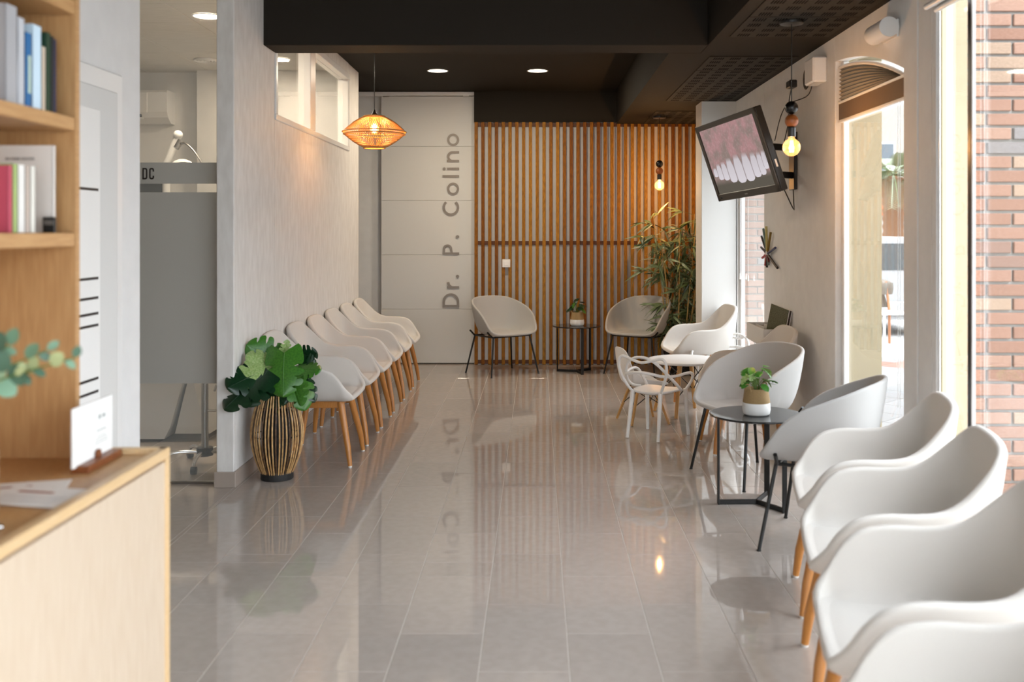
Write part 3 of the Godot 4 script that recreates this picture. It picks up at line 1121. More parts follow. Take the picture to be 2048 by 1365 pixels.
func outdoors() -> void:
	sbox("ground_outside", M.road, 1.87, 60, -.25, -.125, -30, 60)
	sbox("ground_outside_front", M.road, -40, 1.87, -.25, -.125, -30, -1.7)  # unseen ground, added pale to bounce daylight into the room
	brick_face("brick_pier", "red brick pier outside the shop window, behind the nearest chairs", 1.965, 2.75, 4.62, .3, 3)
	brick_face("brick_pier", "pale brick reveal seen through the narrow far window", 1.88, 2.30, 9.04, .3, 4)
	# paving slabs laid askew, seen through the arched window
	var pv := thing("pavement", "pale grey paving slabs of the street outside", "pavement", P(3.4, -.125, 9.0))
	var st := mb()
	box(st, Vector3.ZERO, Vector3(.395, .024, .395), .003)
	var sl := st.commit()
	for i in range(-14, 12):
		for j in range(-14, 12):
			var x: float = (i + j) * .2829
			var z: float = (i - j) * .2829
			if x < -1.2 or x > 2.9 or absf(z) > 3.3:
				continue
			if (x + 3.4) / (9.0 - z) < .27 or (x + 3.4) / (9.0 - z) > .62:
				continue
			var red: bool = absf(9.0 - z - 11.6) < .28
			var o := mesh_node("paving_slab", sl, M.red_paving if red else M.paving[posmod(i * 7 + j * 3, 3)], pv)
			o.position = Vector3(x, .012, z)
			o.rotation.y = PI / 4
	# parked car
	var car := thing("parked_car", "pale car parked in the street outside", "car", P(5.25, -.125, 17.0), .02)
	var body := PackedVector2Array([Vector2(-.86, .25), Vector2(.86, .25), Vector2(.88, .55), Vector2(.84, .90), Vector2(.70, 1.0), Vector2(.58, 1.42), Vector2(.45, 1.50), Vector2(-.45, 1.50), Vector2(-.58, 1.42), Vector2(-.70, 1.0), Vector2(-.84, .90), Vector2(-.88, .55)])
	st = mb()
	prism(st, body, 4.0)
	build("car_body", st, mat(.56, .56, .56, .3), car)  # white car, body greyed to hold against the bright daylight
	st = mb()
	prism(st, PackedVector2Array([Vector2(-.66, 1.0), Vector2(.66, 1.0), Vector2(.55, 1.40), Vector2(-.55, 1.40)]), .02, Transform3D(Basis.IDENTITY, Vector3(0, 0, 2.0)))
	build("windscreen", st, mat(.22, .25, .26, .1), car)
	for s in [-1.0, 1.0]:
		for z in [-1.3, 1.3]:
			st = mb()
			tube(st, [Vector3(s * .72, .31, z), Vector3(s * .90, .31, z)], .31, .31, 20)
			build("wheel", st, M.base_black, car)
		st = mb()
		box(st, Vector3(s * .6, .72, 2.0), Vector3(.36, .16, .05), .02)
		build("headlight", st, M.pane_in, car)
		st = mb()
		box(st, Vector3(s * .97, 1.0, 1.2), Vector3(.18, .13, .08), .03)
		build("wing_mirror", st, mat(.56, .56, .56, .3), car)
	st = mb()
	box(st, Vector3(0, .42, 2.02), Vector3(1.5, .22, .06), .02)
	build("bumper", st, mat(.6, .6, .6, .5), car)
	# palm
	var palm := thing("palm_tree", "palm tree with shaggy brown trunk beyond the parked car", "tree", P(8.95, -.125, 25.0))
	st = mb()
	var prof := []
	for i in 30:
		prof.append([.24 + .035 * (i % 2) + (.10 * maxf(0, (i - 22) / 8.0)), i * .1])
	prof.append([0.0, 3.0])
	lathe(st, prof, Vector3.ZERO, 14)
	build("trunk", st, grain(Color(.33, .22, .14), Color(.52, .37, .25), .9, Vector3(3, 6, 3), 81), palm)
	var r := RandomNumberGenerator.new()
	r.seed = 5
	for k in 34:
		var a := k * 2.399
		var lift := r.randf_range(-.5, 1.2)
		var dir := Vector3(cos(a), lift, sin(a)).normalized()
		var base := Vector3(0, 3.0, 0)
		var len := r.randf_range(1.1, 1.6)
		st = mb()
		var spine := []
		for i in 7:
			var f := i / 6.0
			spine.append(base + dir * len * f - Vector3(0, .55 * f * f, 0))
		tube(st, spine, .02, .006, 5)
		for i in 22:
			var f := lerpf(.25, 1.0, i / 21.0)
			var p := base + dir * len * f - Vector3(0, .55 * f * f, 0)
			var sd := dir.cross(Vector3.UP).normalized()
			for s in [-1.0, 1.0]:
				var e: Vector3 = p + (sd * s * .32 + dir * .22 + Vector3(0, -.12, 0)) * (1.2 - f * .5)
				tri(st, p - dir * .025, p + dir * .025, e, Vector3.UP)
		build("frond", st, M.bleaf[[0, 1, 1, 2][k % 4]], palm)
	# house fronts across the street
	var hs := thing("house_front", "pale house front with orange band across the street", "building", P(15.5, -.125, 42.0))
	st = mb()
	box(st, Vector3(0, 5, -2), Vector3(14, 10, 4))
	build("facade", st, mat(.56, .54, .51, .9), hs)
	st = mb()
	box(st, Vector3(0, 2.6, .03), Vector3(14, .7, .08))
	build("orange_band", st, mat(.58, .34, .22, .9), hs)
	for k in 6:
		st = mb()
		box(st, Vector3(-4.5 + k * 1.8, 4.6, .02), Vector3(1.0, 1.5, .08), .01)
		var f := build("window_frame", st, M.white, hs)
		st = mb()
		box(st, Vector3(-4.5 + k * 1.8, 4.6, .05), Vector3(.84, 1.34, .06))
		build("window_glass", st, mat(.30, .34, .37, .1), f)
	# terrace chair with a jacket over it
	var tc := thing("terrace_chair", "wooden chair standing on the pavement outside the arched window", "chair", P(4.78, -.101, 13.6), .3)
	for s in [-1.0, 1.0]:
		st = mb()
		tube(st, [Vector3(s * .19, 0, .2), Vector3(s * .18, .45, .19)], .018, .018, 8)
		build("leg", st, M.white_gloss, tc)
		st = mb()
		tube(st, [Vector3(s * .19, 0, -.2), Vector3(s * .18, .45, -.19), Vector3(s * .17, .86, -.25)], .018, .018, 8)
		build("leg", st, mat(.62, .40, .25, .6), tc)
	st = mb()
	box(st, Vector3(0, .45, 0), Vector3(.42, .035, .42), .01)
	build("seat", st, M.white_gloss, tc)
	st = mb()
	box(st, Vector3(0, .78, -.24), Vector3(.36, .14, .02), .006)
	build("backrest", st, mat(.62, .40, .25, .6), tc)
	var jk := mb()
	var rows := []
	for i in 9:
		var row := []
		for k in 15:
			var u := k / 14.0 - .5
			var f := i / 8.0
			row.append(Vector3(u * (.44 + .06 * sin(f * 7.0)), .90 - absf(f - .35) * .62, -.26 + (.06 if f < .35 else -.05) + .022 * sin(k * 1.9 + i * .8)))
		rows.append(row)
	sheet(jk, rows, false)
	var jo := build("jacket", jk, mat(.36, .33, .29, .85))
	jo.position = P(4.78, -.101, 13.6)
	jo.rotation.y = .3
	tag(jo, "grey brown jacket hung over the chair outside", "jacket")


# ---------------------------------------------------------------- seats, tables, plants
func face(dx: float, dd: float) -> float:
	# turn that makes local +z look along (dx, away dd)
	return atan2(dx, -dd)


func seating() -> void:
	# six chairs along the left wall, facing right
	var rowpos := [6.385, 7.00, 7.62, 8.24, 8.86, 9.49]
	var words := ["cream armchair with wooden legs right behind the basket plant", "cream armchair by left wall, second from the basket plant", "cream armchair by left wall, third from the basket plant", "cream armchair by left wall, fourth from the basket plant", "cream armchair by left wall, fifth from the basket plant", "cream armchair by left wall, last in row beside the lettered panel"]
	proto_a = make_armchair(words[0], "cream armchairs with wooden legs")
	proto_a.position = P(-1.408, 0, rowpos[0])
	proto_a.rotation.y = face(1, 0)
	for i in range(1, 6):
		copy(proto_a, words[i], P(-1.408, 0, rowpos[i]), face(1, [0, .0, -.0, .0, 0, .0][i]))
	# right side
	copy(proto_a, "cream armchair by the narrow far window, in front of the stub wall", P(1.40, 0, 8.71), face(-1, -.10))
	copy(proto_a, "cream armchair under the magazine rack, half hidden by grey shell chair", P(1.40, 0, 6.72), face(-1, -.05))
	var near := ["white armchair by the shop window, furthest of the near row of four", "white armchair by the shop window, second of the near row of four", "white armchair by the shop window, third of the near row of four", "white armchair in the bottom right corner, nearest to the camera"]
	for i in 4:
		var d := 3.98 - .70 * i
		copy(proto_a, near[i], P(1.295 - .150 * i, 0, d - .05), face(-1, .2))
	# grey shell chairs on thin black legs
	proto_b = make_shell_chair("grey shell chair on black legs beside the lettered panel", "grey shell chairs on thin black legs")
	proto_b.position = P(-.36, 0, 10.25)
	proto_b.rotation.y = face(.59, -.81)
	copy(proto_b, "grey shell chair on black legs beside the bamboo", P(1.06, 0, 10.25), face(-.55, -.83))
	copy(proto_b, "grey shell chair behind the near side table, back to the wall", P(1.275, 0, 5.93), face(-.93, -.37))
	copy(proto_b, "grey shell chair turned away in front of the near side table", P(1.355, 0, 4.70), face(-.9, .436))
	# side tables with small plants
	var tb := make_side_table("round black side table between the two far grey chairs", "round black side tables")
	tb.position = P(.41, 0, 10.32)
	tb.rotation.y = .25
	copy(tb, "round black side table between two grey chairs near the shop window", P(1.175, 0, 5.33), .55)
	potted_plant("small leafy plant in white dipped basket on the far side table", P(.415, .484, 10.30), 1, false, "plants on the side tables")
	potted_plant("small variegated plant in white dipped basket on the near side table", P(1.168, .484, 5.30), 2, true, "plants on the side tables")
	# children's corner
	var kt := thing("child_table", "low round white children's table on wooden legs", "table", P(1.19, 0, 7.97), .35)
	var st := mb()
	lathe(st, [[0, .417], [.290, .417], [.300, .422], [.303, .429], [.300, .436], [.294, .438], [0, .438]], Vector3.ZERO, 64)
	build("table_top", st, M.white_gloss, kt)
	for k in 4:
		var a := TAU * k / 4 + PI / 4
		var dir := Vector3(cos(a), 0, sin(a))
		st = mb()
		tube(st, [dir * .15 + Vector3(0, .417, 0), dir * .26 + Vector3(0, .004, 0)], .018, .013, 12)
		build("leg", st, M.kid_wood, kt)
		var d2 := Vector3(cos(a + PI / 2), 0, sin(a + PI / 2))
		for q in [[dir * .22 + Vector3(0, .16, 0), d2 * .155 + Vector3(0, .40, 0)], [dir * .155 + Vector3(0, .40, 0), d2 * .22 + Vector3(0, .16, 0)]]:
			st = mb()
			tube(st, q, .004, .004, 6)
			build("wire_brace", st, M.metal_black, kt)
	var ks := make_kid_shell_chair("small white moulded chair on wooden legs left of the children's table")
	ks.position = P(.81, 0, 7.63)
	ks.rotation.y = face(.93, .25)
	var kl := make_loop_chair("white plastic children's chair with looped back, in front of the white table", "looped children's chairs")
	kl.position = P(.85, 0, 7.10)
	kl.rotation.y = face(.60, .80)
	copy(kl, "white looped children's chair behind the white table", P(1.56, 0, 8.36), face(-.72, -.69))
	monstera()
	bamboo()


func monstera() -> void:
	var bx := -1.535
	var bd := 5.88
	var t := thing("cane_basket_planter", "tall slatted cane basket on a black base by the left wall", "basket", P(bx, 0, bd))
	var st := mb()
	lathe(st, [[0, 0], [.092, 0], [.095, .003], [.095, .046], [.092, .05], [0, .05]], Vector3.ZERO, 36)
	build("base_ring", st, M.base_black, t)
	var rad := func(y: float) -> float:
		var f := (y - .03) / .47
		return lerpf(.086, .100, f) + .058 * sin(PI * pow(clampf(f, 0, 1), .95))
	for k in 46:
		var a := TAU * k / 46.0
		st = mb()
		var pts := []
		for i in 11:
			var y := lerpf(.035, .50, i / 10.0)
			var rr: float = rad.call(y)
			var aa := a + .006 * sin(k * 3.1 + i * .5)
			pts.append(Vector3(cos(aa) * rr, y, sin(aa) * rr))
		tube(st, pts, .0050, .0046, 6)
		build("cane", st, [M.cane, M.cane_b, M.cane_c, M.cane_b][(k * 7) % 4], t)
	for y in [.10, .26, .43]:
		st = mb()
		var ring := []
		for i in 40:
			var a := TAU * i / 40
			ring.append(Vector3(cos(a), 0, sin(a)) * (rad.call(y) - .006) + Vector3(0, y, 0))
		tube(st, ring, .004, .004, 6, true)
		build("hoop", st, M.base_black, t)
	# the plant in its nursery pot inside the basket
	var p := thing("monstera_plant", "monstera with large split green leaves growing out of the cane basket", "plant", P(bx, .05, bd))
	st = mb()
	lathe(st, [[0, .10], [.075, .10], [.090, .33], [.096, .335], [.096, .345], [.088, .345], [0, .33]], Vector3.ZERO, 28)
	build("nursery_pot", st, M.base_black, p)
	st = mb()
	cyl(st, Vector3(0, .05, 0), .07, .10, 16)
	build("pot_stand", st, M.base_black, p)
	# leaves: [base px, base py, tip px, tip py, depth offset base, depth offset tip, width, material, lean]
	var leaves := [
		[568, 706, 564, 792, -.05, -.16, .20, "leaf_a", 0.0],
		[540, 760, 566, 806, -.03, -.13, .19, "leaf_b", 0.2],
		[520, 745, 458, 772, -.10, -.28, .17, "leaf_b", -.25],
		[524, 752, 446, 812, -.12, -.30, .19, "leaf_b", .25],
		[535, 740, 492, 808, -.08, -.24, .17, "leaf_b", .1],
		[545, 728, 478, 765, -.02, -.24, .16, "leaf_c", -.35],
		[560, 722, 494, 690, .04, -.04, .17, "leaf_a", -.3],
		[565, 735, 496, 708, .02, -.10, .15, "leaf_c", .2],
		[600, 735, 628, 738, .0, -.02, .14, "leaf_b", .5],
		[595, 740, 640, 735, -.05, -.08, .12, "leaf_a", -.4],
		[590, 740, 612, 818, -.02, -.12, .15, "leaf_a", -.45],
		[592, 745, 634, 800, .05, .0, .13, "leaf_b", -.6],
		[585, 750, 598, 812, -.06, -.13, .13, "leaf_a", .5],
		[566, 714, 578, 682, .04, .02, .07, "leaf_c", 1.2],
		[598, 716, 632, 708, .10, .06, .11, "leaf_b", .9],
	]
	for l in leaves:
		var a := W(l[0], l[1], bd + l[4]) - p.position
		var b := W(l[2], l[3], bd + l[5]) - p.position
		st = mb()
		var root := Vector3(0, .335, 0)
		tube(st, spline([root, root.lerp(a, .5) + Vector3(0, .05, 0), a], 10), .0045, .003, 6)
		build("leaf_stalk", st, M.stem, p)
		var ln := (b - a).length()
		var o := mesh_node("leaf", monstera_leaf(ln, l[6] * 1.25, .10, .16), M[l[7]], p)
		o.transform = Transform3D(aim(b - a, Vector3(0, .55, .85), l[8]), a)


func bamboo() -> void:
	var t := thing("bamboo_plant", "tall artificial bamboo with slender canes in the corner by the slats", "plant", P(1.46, 0, 10.28))
	var st := mb()
	lathe(st, [[0, 0], [.13, 0], [.16, .28], [.165, .30], [.15, .30], [0, .27]], Vector3.ZERO, 28)
	build("pot", st, M.base_black, t)
	var forms := [blade(.17, .022, .25), blade(.15, .026, .5), blade(.12, .020, .15), blade(.19, .024, .7)]
	var r := RandomNumberGenerator.new()
	r.seed = 21
	var made := 0
	var rest := mb()
	for k in 11:
		var a := k * 2.4
		var base := Vector3(cos(a) * .09, .27, sin(a) * .08)
		var top := Vector3(base.x * 2.2 + r.randf_range(-.08, .08), r.randf_range(1.30, 1.68), base.z * 1.3)
		st = mb()
		var path := spline([base, base.lerp(top, .5) + Vector3(r.randf_range(-.02, .02), 0, 0), top], 14)
		tube(st, path, .0075, .004, 7)
		var cane := build("cane", st, M.bamboo_cane, t)
		st = mb()
		for j in range(1, 13, 2):
			cyl(st, path[j], .0092 - .0003 * j, .006, 8)
		build("nodes", st, M.bamboo_cane, cane)
		for j in 15:
			var f := r.randf_range(.08, 1.0)
			var p := base.lerp(top, f)
			var az := r.randf() * TAU
			var out := Vector3(cos(az), r.randf_range(-.1, .5), sin(az) * .55)
			var tip := p + out * r.randf_range(.07, .22)
			tip.z = minf(tip.z, .26)
			tip.x = minf(tip.x, .16)
			st = mb()
			tube(st, [p, tip], .002, .001, 4)
			build("twig", st, M.stem, cane)
			for q in 5:
				var d2 := (out * .8 + Vector3(r.randf_range(-.8, .8), r.randf_range(-.9, .35), r.randf_range(-.6, .6))).normalized()
				var xf := Transform3D(aim(d2, Vector3(0, 1, .4), r.randf_range(-.9, .9)), tip.lerp(p, r.randf() * .4))
				if made < 295 and (q < 3 or j % 2 == 0):
					var o := mesh_node("leaf", forms[r.randi() % 4], M.bleaf[r.randi() % 4], t)
					o.transform = xf
					made += 1
				else:
					rest.append_from(forms[r.randi() % 4], 0, xf)
	var ro := build("foliage", rest, M.bleaf[1], t)
	ro.set_meta("kind", "stuff")


# ---------------------------------------------------------------- lamps
func lamps() -> void:
	globe_pendant("bare globe bulb pendant with black and wooden beads, in front of the television", 1.414, 5.53, .02)
	globe_pendant("bare globe bulb pendant with black and wooden beads, before the slats", 1.246, 10.13, .032)
	downlight("left one of two round lights in the black ceiling", P(-.95, CEI, 9.52), .14)
	downlight("right one of two round lights in the black ceiling", P(0.005, CEI, 9.52), .14)
	downlight("round light in white treatment room ceiling seen through the doorway glass", P(-2.28, 2.95, 6.88), .2)
	downlight("round light in white treatment room ceiling seen through the strip window", P(-2.23, 2.95, 8.60), .15)
	# woven pendant
	var y0 := 2.206
	var t := thing("rattan_pendant_lamp", "woven rattan pendant lamp shaped like a flat double cone", "lamp", P(-1.225, y0, 7.5))
	var st := mb()
	tube(st, [Vector3(0, CEI - y0 - .01, 0), Vector3(0, .165, 0)], .003, .003, 6)
	build("cord", st, M.tv_black, t)
	st = mb()
	lathe(st, [[0, .17], [.008, .17], [.012, .15], [.024, .135], [.026, .12], [0, .12]], Vector3.ZERO, 18)
	build("cord_cap", st, M.tv_black, t)
	st = mb()
	lathe(st, [[0, CEI - y0], [.05, CEI - y0], [.05, CEI - y0 - .02], [0, CEI - y0 - .02]], Vector3.ZERO, 24)
	build("ceiling_canopy", st, M.tv_black, t)
	for rr in [[.078, .122], [.238, .004], [.230, -.014], [.080, -.118], [.083, -.108]]:
		st = mb()
		var ring := []
		for i in 56:
			var a := TAU * i / 56
			ring.append(Vector3(cos(a) * rr[0], rr[1], sin(a) * rr[0]))
		tube(st, ring, .0048, .0048, 6, true)
		build("hoop", st, M.rattan, t)
	var weave := mb()
	for k in 76:
		var a := TAU * k / 76.0
		for tw in [-.32, .32]:
			var up := []
			var dn := []
			for i in 5:
				var f := i / 4.0
				up.append(Vector3(cos(a + tw * f), 0, sin(a + tw * f)) * lerpf(.236, .080, f) + Vector3(0, lerpf(.005, .120, f) + .012 * sin(PI * f), 0))
				dn.append(Vector3(cos(a + tw * f), 0, sin(a + tw * f)) * lerpf(.230, .082, f) + Vector3(0, lerpf(-.012, -.114, f) - .010 * sin(PI * f), 0))
			tube(weave, up, .0018, .0018, 4)
			tube(weave, dn, .0018, .0018, 4)
	var wv := build("wicker_weave", weave, M.rattan, t)
	wv.set_meta("kind", "stuff")
	st = mb()
	var prof := []
	for i in 13:
		var a := lerpf(-PI / 2, 1.1, i / 12.0)
		prof.append([cos(a) * .034, .03 + sin(a) * .042])
	prof.append([.013, .09])
	prof.append([.013, .12])
	lathe(st, prof, Vector3.ZERO, 20)
	var b := build("glass_bulb", st, M.amber, t)
	st = mb()
	for k in 5:
		var a := TAU * k / 5
		tube(st, [Vector3(cos(a) * .005, .06, sin(a) * .005), Vector3(cos(a) * .010, .0, sin(a) * .010)], .0022, .0022, 5)
	build("filament", st, M.filament, b)
	var o := OmniLight3D.new()
	o.name = "bulb_glow"
	o.light_color = Color(1.0, 0.74, 0.45)
	o.light_energy = .025
	o.light_size = .025
	o.omni_range = 20
	o.omni_attenuation = 2
	o.shadow_enabled = true
	t.add_child(o)
	o.position = Vector3(0, .03, 0)


# ---------------------------------------------------------------- back wall, right wall
func letter(t: Node3D, ch: String, a: float, b: float) -> void:
	# one letter lying on its side: text runs upwards; a,b = lower and upper limit along y (photo rows 160+v/2.273)
	var ya := EYE - ((160.0 + a / 2.273) - 463.0) / FOC * 10.97
	var yb := EYE - ((160.0 + b / 2.273) - 463.0) / FOC * 10.97
	var cap := .182
	var wd := yb - ya
	var xbase := (700.0 + 497.0 / 2.273 - 1074.0) / FOC * 10.97
	# local x runs up the wall, local y to the left
	var xf := Transform3D(Basis(Vector3.UP, Vector3.LEFT, Vector3(0, 0, 1)), Vector3(xbase, ya, -10.942))
	var s := .026
	var st := mb()
	var xf2 := xf.translated(Vector3(0, 0, .0008))
	var h := s / 2
	var xh := .133
	match ch:
		"D":
			stroke(st, PackedVector2Array([Vector2(h, 0), Vector2(h, cap)]), s, .006, xf)
			var p := PackedVector2Array([Vector2(s * .5, h)])
			p.append_array(arc(wd - cap / 2 + 0.0, cap / 2, cap / 2 - h, cap / 2 - h, -90, 90, 24))
			p.append(Vector2(s * .5, cap - h))
			stroke(st, p, s, .006, xf2)
		"P":
			stroke(st, PackedVector2Array([Vector2(h, 0), Vector2(h, cap)]), s, .006, xf)
			var rr := .052
			var p := PackedVector2Array([Vector2(s * .5, cap - h - 2 * (rr - h) - s * .4)])
			p.append_array(arc(wd - rr, cap - rr - .002, rr - h, rr - h, -90, 90, 20))
			p.append(Vector2(s * .5, cap - h))
			stroke(st, p, s, .006, xf2)
		"C":
			stroke(st, arc(wd * .53, cap / 2, wd * .53 - h, cap / 2 - h, 42, 318, 34), s, .006, xf)
		"o":
			stroke(st, arc(wd / 2, xh / 2, wd / 2 - h, xh / 2 - h, 0, 351, 39), s * .95, .006, xf, true)
		"r":
			stroke(st, PackedVector2Array([Vector2(h, 0), Vector2(h, xh)]), s, .006, xf)
			stroke(st, arc(wd + .004, xh * .58, wd - h, xh * .42 - h, 175, 92, 10), s, .006, xf2)
		"n":
			stroke(st, PackedVector2Array([Vector2(h, 0), Vector2(h, xh)]), s, .006, xf)
			var p := arc(wd / 2, xh - wd / 2, wd / 2 - h, wd / 2 - h, 180, 0, 20)
			p.append(Vector2(wd - h, 0))
			stroke(st, p, s, .006, xf2)
		"l":
			stroke(st, PackedVector2Array([Vector2(wd / 2, 0), Vector2(wd / 2, cap)]), s, .006, xf)
		"i":
			stroke(st, PackedVector2Array([Vector2(wd / 2, 0), Vector2(wd / 2, xh)]), s, .006, xf)
			prism(st, arc(wd / 2, cap - .018, .016, .016, 0, 345, 18), .006, xf)
		".":
			prism(st, arc(wd / 2, .018, .018, .018, 0, 345, 18), .006, xf)
	build("letter", st, M.letter, t)


func wall_things() -> void:
	# slatted screen on the back wall
	var t := thing("slat_screen", "orange brown wooden slat screen covering the back wall", "slat wall", P(.53, 0, 10.9))
	var st := mb()
	box(st, Vector3.ZERO, Vector3(.0365, 2.65, .032), .002)
	var sm := st.commit()
	for k in 33:
		var o := mesh_node("slat", sm, M.slat[(k * 7 + k / 3) % 5], t)
		o.position = Vector3(-1.195 + k * .0742, 1.329, .016)
	for y in [2.628, 1.334, .03]:
		st = mb()
		box(st, Vector3(0, y, -.009), Vector3(2.42, .042, .017), .002)
		build("rail", st, M.slat_shaded, t)  # rail wood darkened for the shade behind the slats
	# backing sheet of the screen, plain plaster
	# light switch
	var sw := thing("light_switch", "white square light switch on the wooden slats", "switch", P(-.335, 1.46 - (527 - 463) / FOC * 10.85, 10.857))
	st = mb()
	box(st, Vector3(0, 0, 0), Vector3(.088, .088, .010), .003)
	build("plate", st, M.plastic, sw)
	st = mb()
	box(st, Vector3(0, 0, .006), Vector3(.052, .052, .008), .002)
	build("rocker", st, M.plastic, sw)
	# sliding panel with lettering, on its rail
	var pn := thing("sliding_panel_door", "tall pale sliding panel lettered with the doctor's name", "door", P(-1.2, 0, 10.97))
	for k in 5:
		var y0: float = [.012, .605, 1.205, 1.800, 2.395][k]
		var y1: float = [.603, 1.203, 1.798, 2.393, 2.945][k]
		st = mb()
		box(st, Vector3(-.001, (y0 + y1) / 2, 0), Vector3(1.024, y1 - y0, .04), .0012)
		build("board", st, M.white, pn)
	st = mb()
	box(st, Vector3(.5155, 1.48, 0), Vector3(.010, 2.935, .046), .001)
	build("edge_strip", st, M.white_gloss, pn)
	var lt := Node3D.new()
	lt.name = "lettering"
	pn.add_child(lt)
	lt.position = -pn.position
	for q in [["D", 1033, 970], ["r", 948, 920], [".", 902, 885], ["P", 795, 748], [".", 722, 705], ["C", 618, 547], ["o", 525, 467], ["l", 444, 434], ["i", 410, 400], ["n", 375, 325], ["o", 302, 245]]:
		letter(lt, q[0], q[1], q[2])
	var rl := thing("sliding_rail", "white sliding door rail below the black ceiling", "rail", P(-1.42, 2.972, 10.96))
	st = mb()
	box(st, Vector3.ZERO, Vector3(1.53, .042, .075), .004)
	build("rail_cover", st, M.white_gloss, rl)
	for x in [-.24, .64]:
		st = mb()
		box(st, Vector3(x, -.024, .01), Vector3(.07, .02, .02), .003)
		build("hanger", st, M.steel, rl)

	# television on a bracket
	var yaw := 1.324
	var n := Vector3(-sin(yaw), 0, cos(yaw))
	var u := Vector3(cos(yaw), 0, sin(yaw))
	var tilt := .326
	var v := Vector3.UP * cos(tilt) + n * sin(tilt)
	var n2 := u.cross(v).normalized()
	var roll := .04
	var u2 := u * cos(roll) + v * sin(roll)
	var v2 := v * cos(roll) - u * sin(roll)
	var tv := thing("television", "black wall mounted television showing a close-up of teeth", "television", P(1.342, 1.96, 6.74))
	tv.transform = Transform3D(Basis(u2, v2, n2), P(1.342, 1.96, 6.74))
	st = mb()
	box(st, Vector3(0, 0, -.030), Vector3(.95, .561, .05), .006)
	build("cabinet", st, M.tv_black, tv)
	for b in [[Vector3(0, .262, 0), Vector3(.95, .037, .012)], [Vector3(0, -.255, 0), Vector3(.95, .051, .012)], [Vector3(-.455, 0, 0), Vector3(.040, .561, .012)], [Vector3(.455, 0, 0), Vector3(.040, .561, .012)]]:
		st = mb()
		box(st, b[0], b[1], .003)
		build("bezel", st, M.tv_bezel, tv)
	st = mb()
	var sw2 := .435
	var s0 := -.23
	var s1 := .2435
	for q in [[0, 0], [1, 0], [1, 1], [0, 0], [1, 1], [0, 1]]:
		st.set_normal(Vector3(0, 0, 1))
		st.set_uv(Vector2(q[0], 1 - q[1]))
		st.add_vertex(Vector3(lerpf(-sw2, sw2, q[0]), lerpf(s0, s1, q[1]), -.003))
	var scr := mat(.03, .03, .03, .18)
	scr.emission_enabled = true
	scr.emission = Color.BLACK
	scr.emission_texture = teeth_picture()
	scr.emission_energy_multiplier = 0.11
	build("screen", st, scr, tv)
	st = mb()
	box(st, Vector3(0, -.257, .0065), Vector3(.04, .008, .002))
	build("maker_badge", st, M.steel, tv)
	st = mb()
	cyl(st, Vector3(-.40, -.257, .003), .012, .012, 12)
	build("power_button", st, M.tv_black, tv)
	st = mb()
	box(st, Vector3(.4765, -.10, -.03), Vector3(.002, .05, .012))
	build("side_ports", st, M.plastic, tv)
	st = mb()
	box(st, Vector3(0, 0, -.085), Vector3(.42, .30, .07), .02)
	build("rear_housing", st, M.tv_black, tv)
	var br := thing("television_bracket", "black swivel bracket arm holding the television to the wall", "bracket", P(XR, 1.95, 6.95))
	st = mb()
	box(st, Vector3(-.012, 0, 0), Vector3(.024, .40, .14), .003)
	build("wall_plate", st, M.metal_black, br)
	for y in [.09, -.10]:
		st = mb()
		box(st, Vector3(-.14, y, .10), Vector3(.30, .045, .03), .004, Basis(Vector3.UP, .62))
		build("arm", st, M.metal_black, br)
	st = mb()
	tube(st, spline([Vector3(-.20, -.10, .30), Vector3(-.13, -.24, .28), Vector3(-.06, -.34, .20), Vector3(-.02, -.30, .05), Vector3(-.02, -.12, .02)], 16), .004, .004, 6)
	build("cable", st, M.tv_black, br)
	st = mb()
	tube(st, spline([Vector3(-.20, .12, .25), Vector3(-.16, .33, .36), Vector3(-.03, .40, .45), Vector3(-.012, .52, .50)], 16), .0035, .0035, 6)
	build("cable", st, M.tv_black, br)

	# white junction box with cables above the television
	var jb := thing("junction_box", "white plastic box on the wall beside the soffit", "box", P(XR, 2.468, 6.27))
	st = mb()
	box(st, Vector3(-.045, 0, 0), Vector3(.09, .16, .20), .010)
	build("cover", st, M.plastic, jb)
	st = mb()
	box(st, Vector3(-.025, -.005, -.17), Vector3(.05, .07, .09), .006)
	build("socket", st, M.plastic, jb)
	var ad := thing("power_adapter", "black power adapter with coiled cables on the wall above the television", "adapter", P(XR - .03, 2.43, 6.62))
	st = mb()
	box(st, Vector3(-.09, .0, .05), Vector3(.05, .05, .10), .006)
	build("adapter_body", st, M.tv_black, ad)
	for k in 5:
		st = mb()
		var loop := []
		for i in 22:
			var a := TAU * i / 22
			loop.append(Vector3(-.01 - .004 * k, .02 + sin(a + k) * (.045 + .006 * k), .17 + cos(a + k) * (.035 + .008 * k)))
		tube(st, loop, .003, .003, 5, true)
		build("cable_loop", st, M.tv_black, ad)
	st = mb()
	tube(st, spline([Vector3(-.09, -.02, .05), Vector3(-.11, -.12, .06), Vector3(-.12, -.26, .08), Vector3(-.16, -.42, .10)], 14), .0035, .0035, 6)
	build("cable", st, M.tv_black, ad)
	# white cylinder, a blind roll end
	var wl := thing("roller_housing", "white round roller housing on the wall above the arched window", "roller", P(XR, 2.475, 5.05))
	st = mb()
	tube(st, [Vector3(-.055, 0, .12), Vector3(-.055, 0, -.11)], .050, .050, 24)
	build("tube", st, M.white_gloss, wl)
	st = mb()
	box(st, Vector3(-.006, 0, 0), Vector3(.012, .09, .2), .002)
	build("back_plate", st, M.white_gloss, wl)
	# roller blind of the shop window
	var rb := thing("roller_blind", "white roller blind drawn up above the shop window", "blind", P(1.765, 2.44, 4.4))
	st = mb()
	box(st, Vector3(0, .09, .40), Vector3(.003, .16, .78))
	build("cloth", st, M.white, rb)
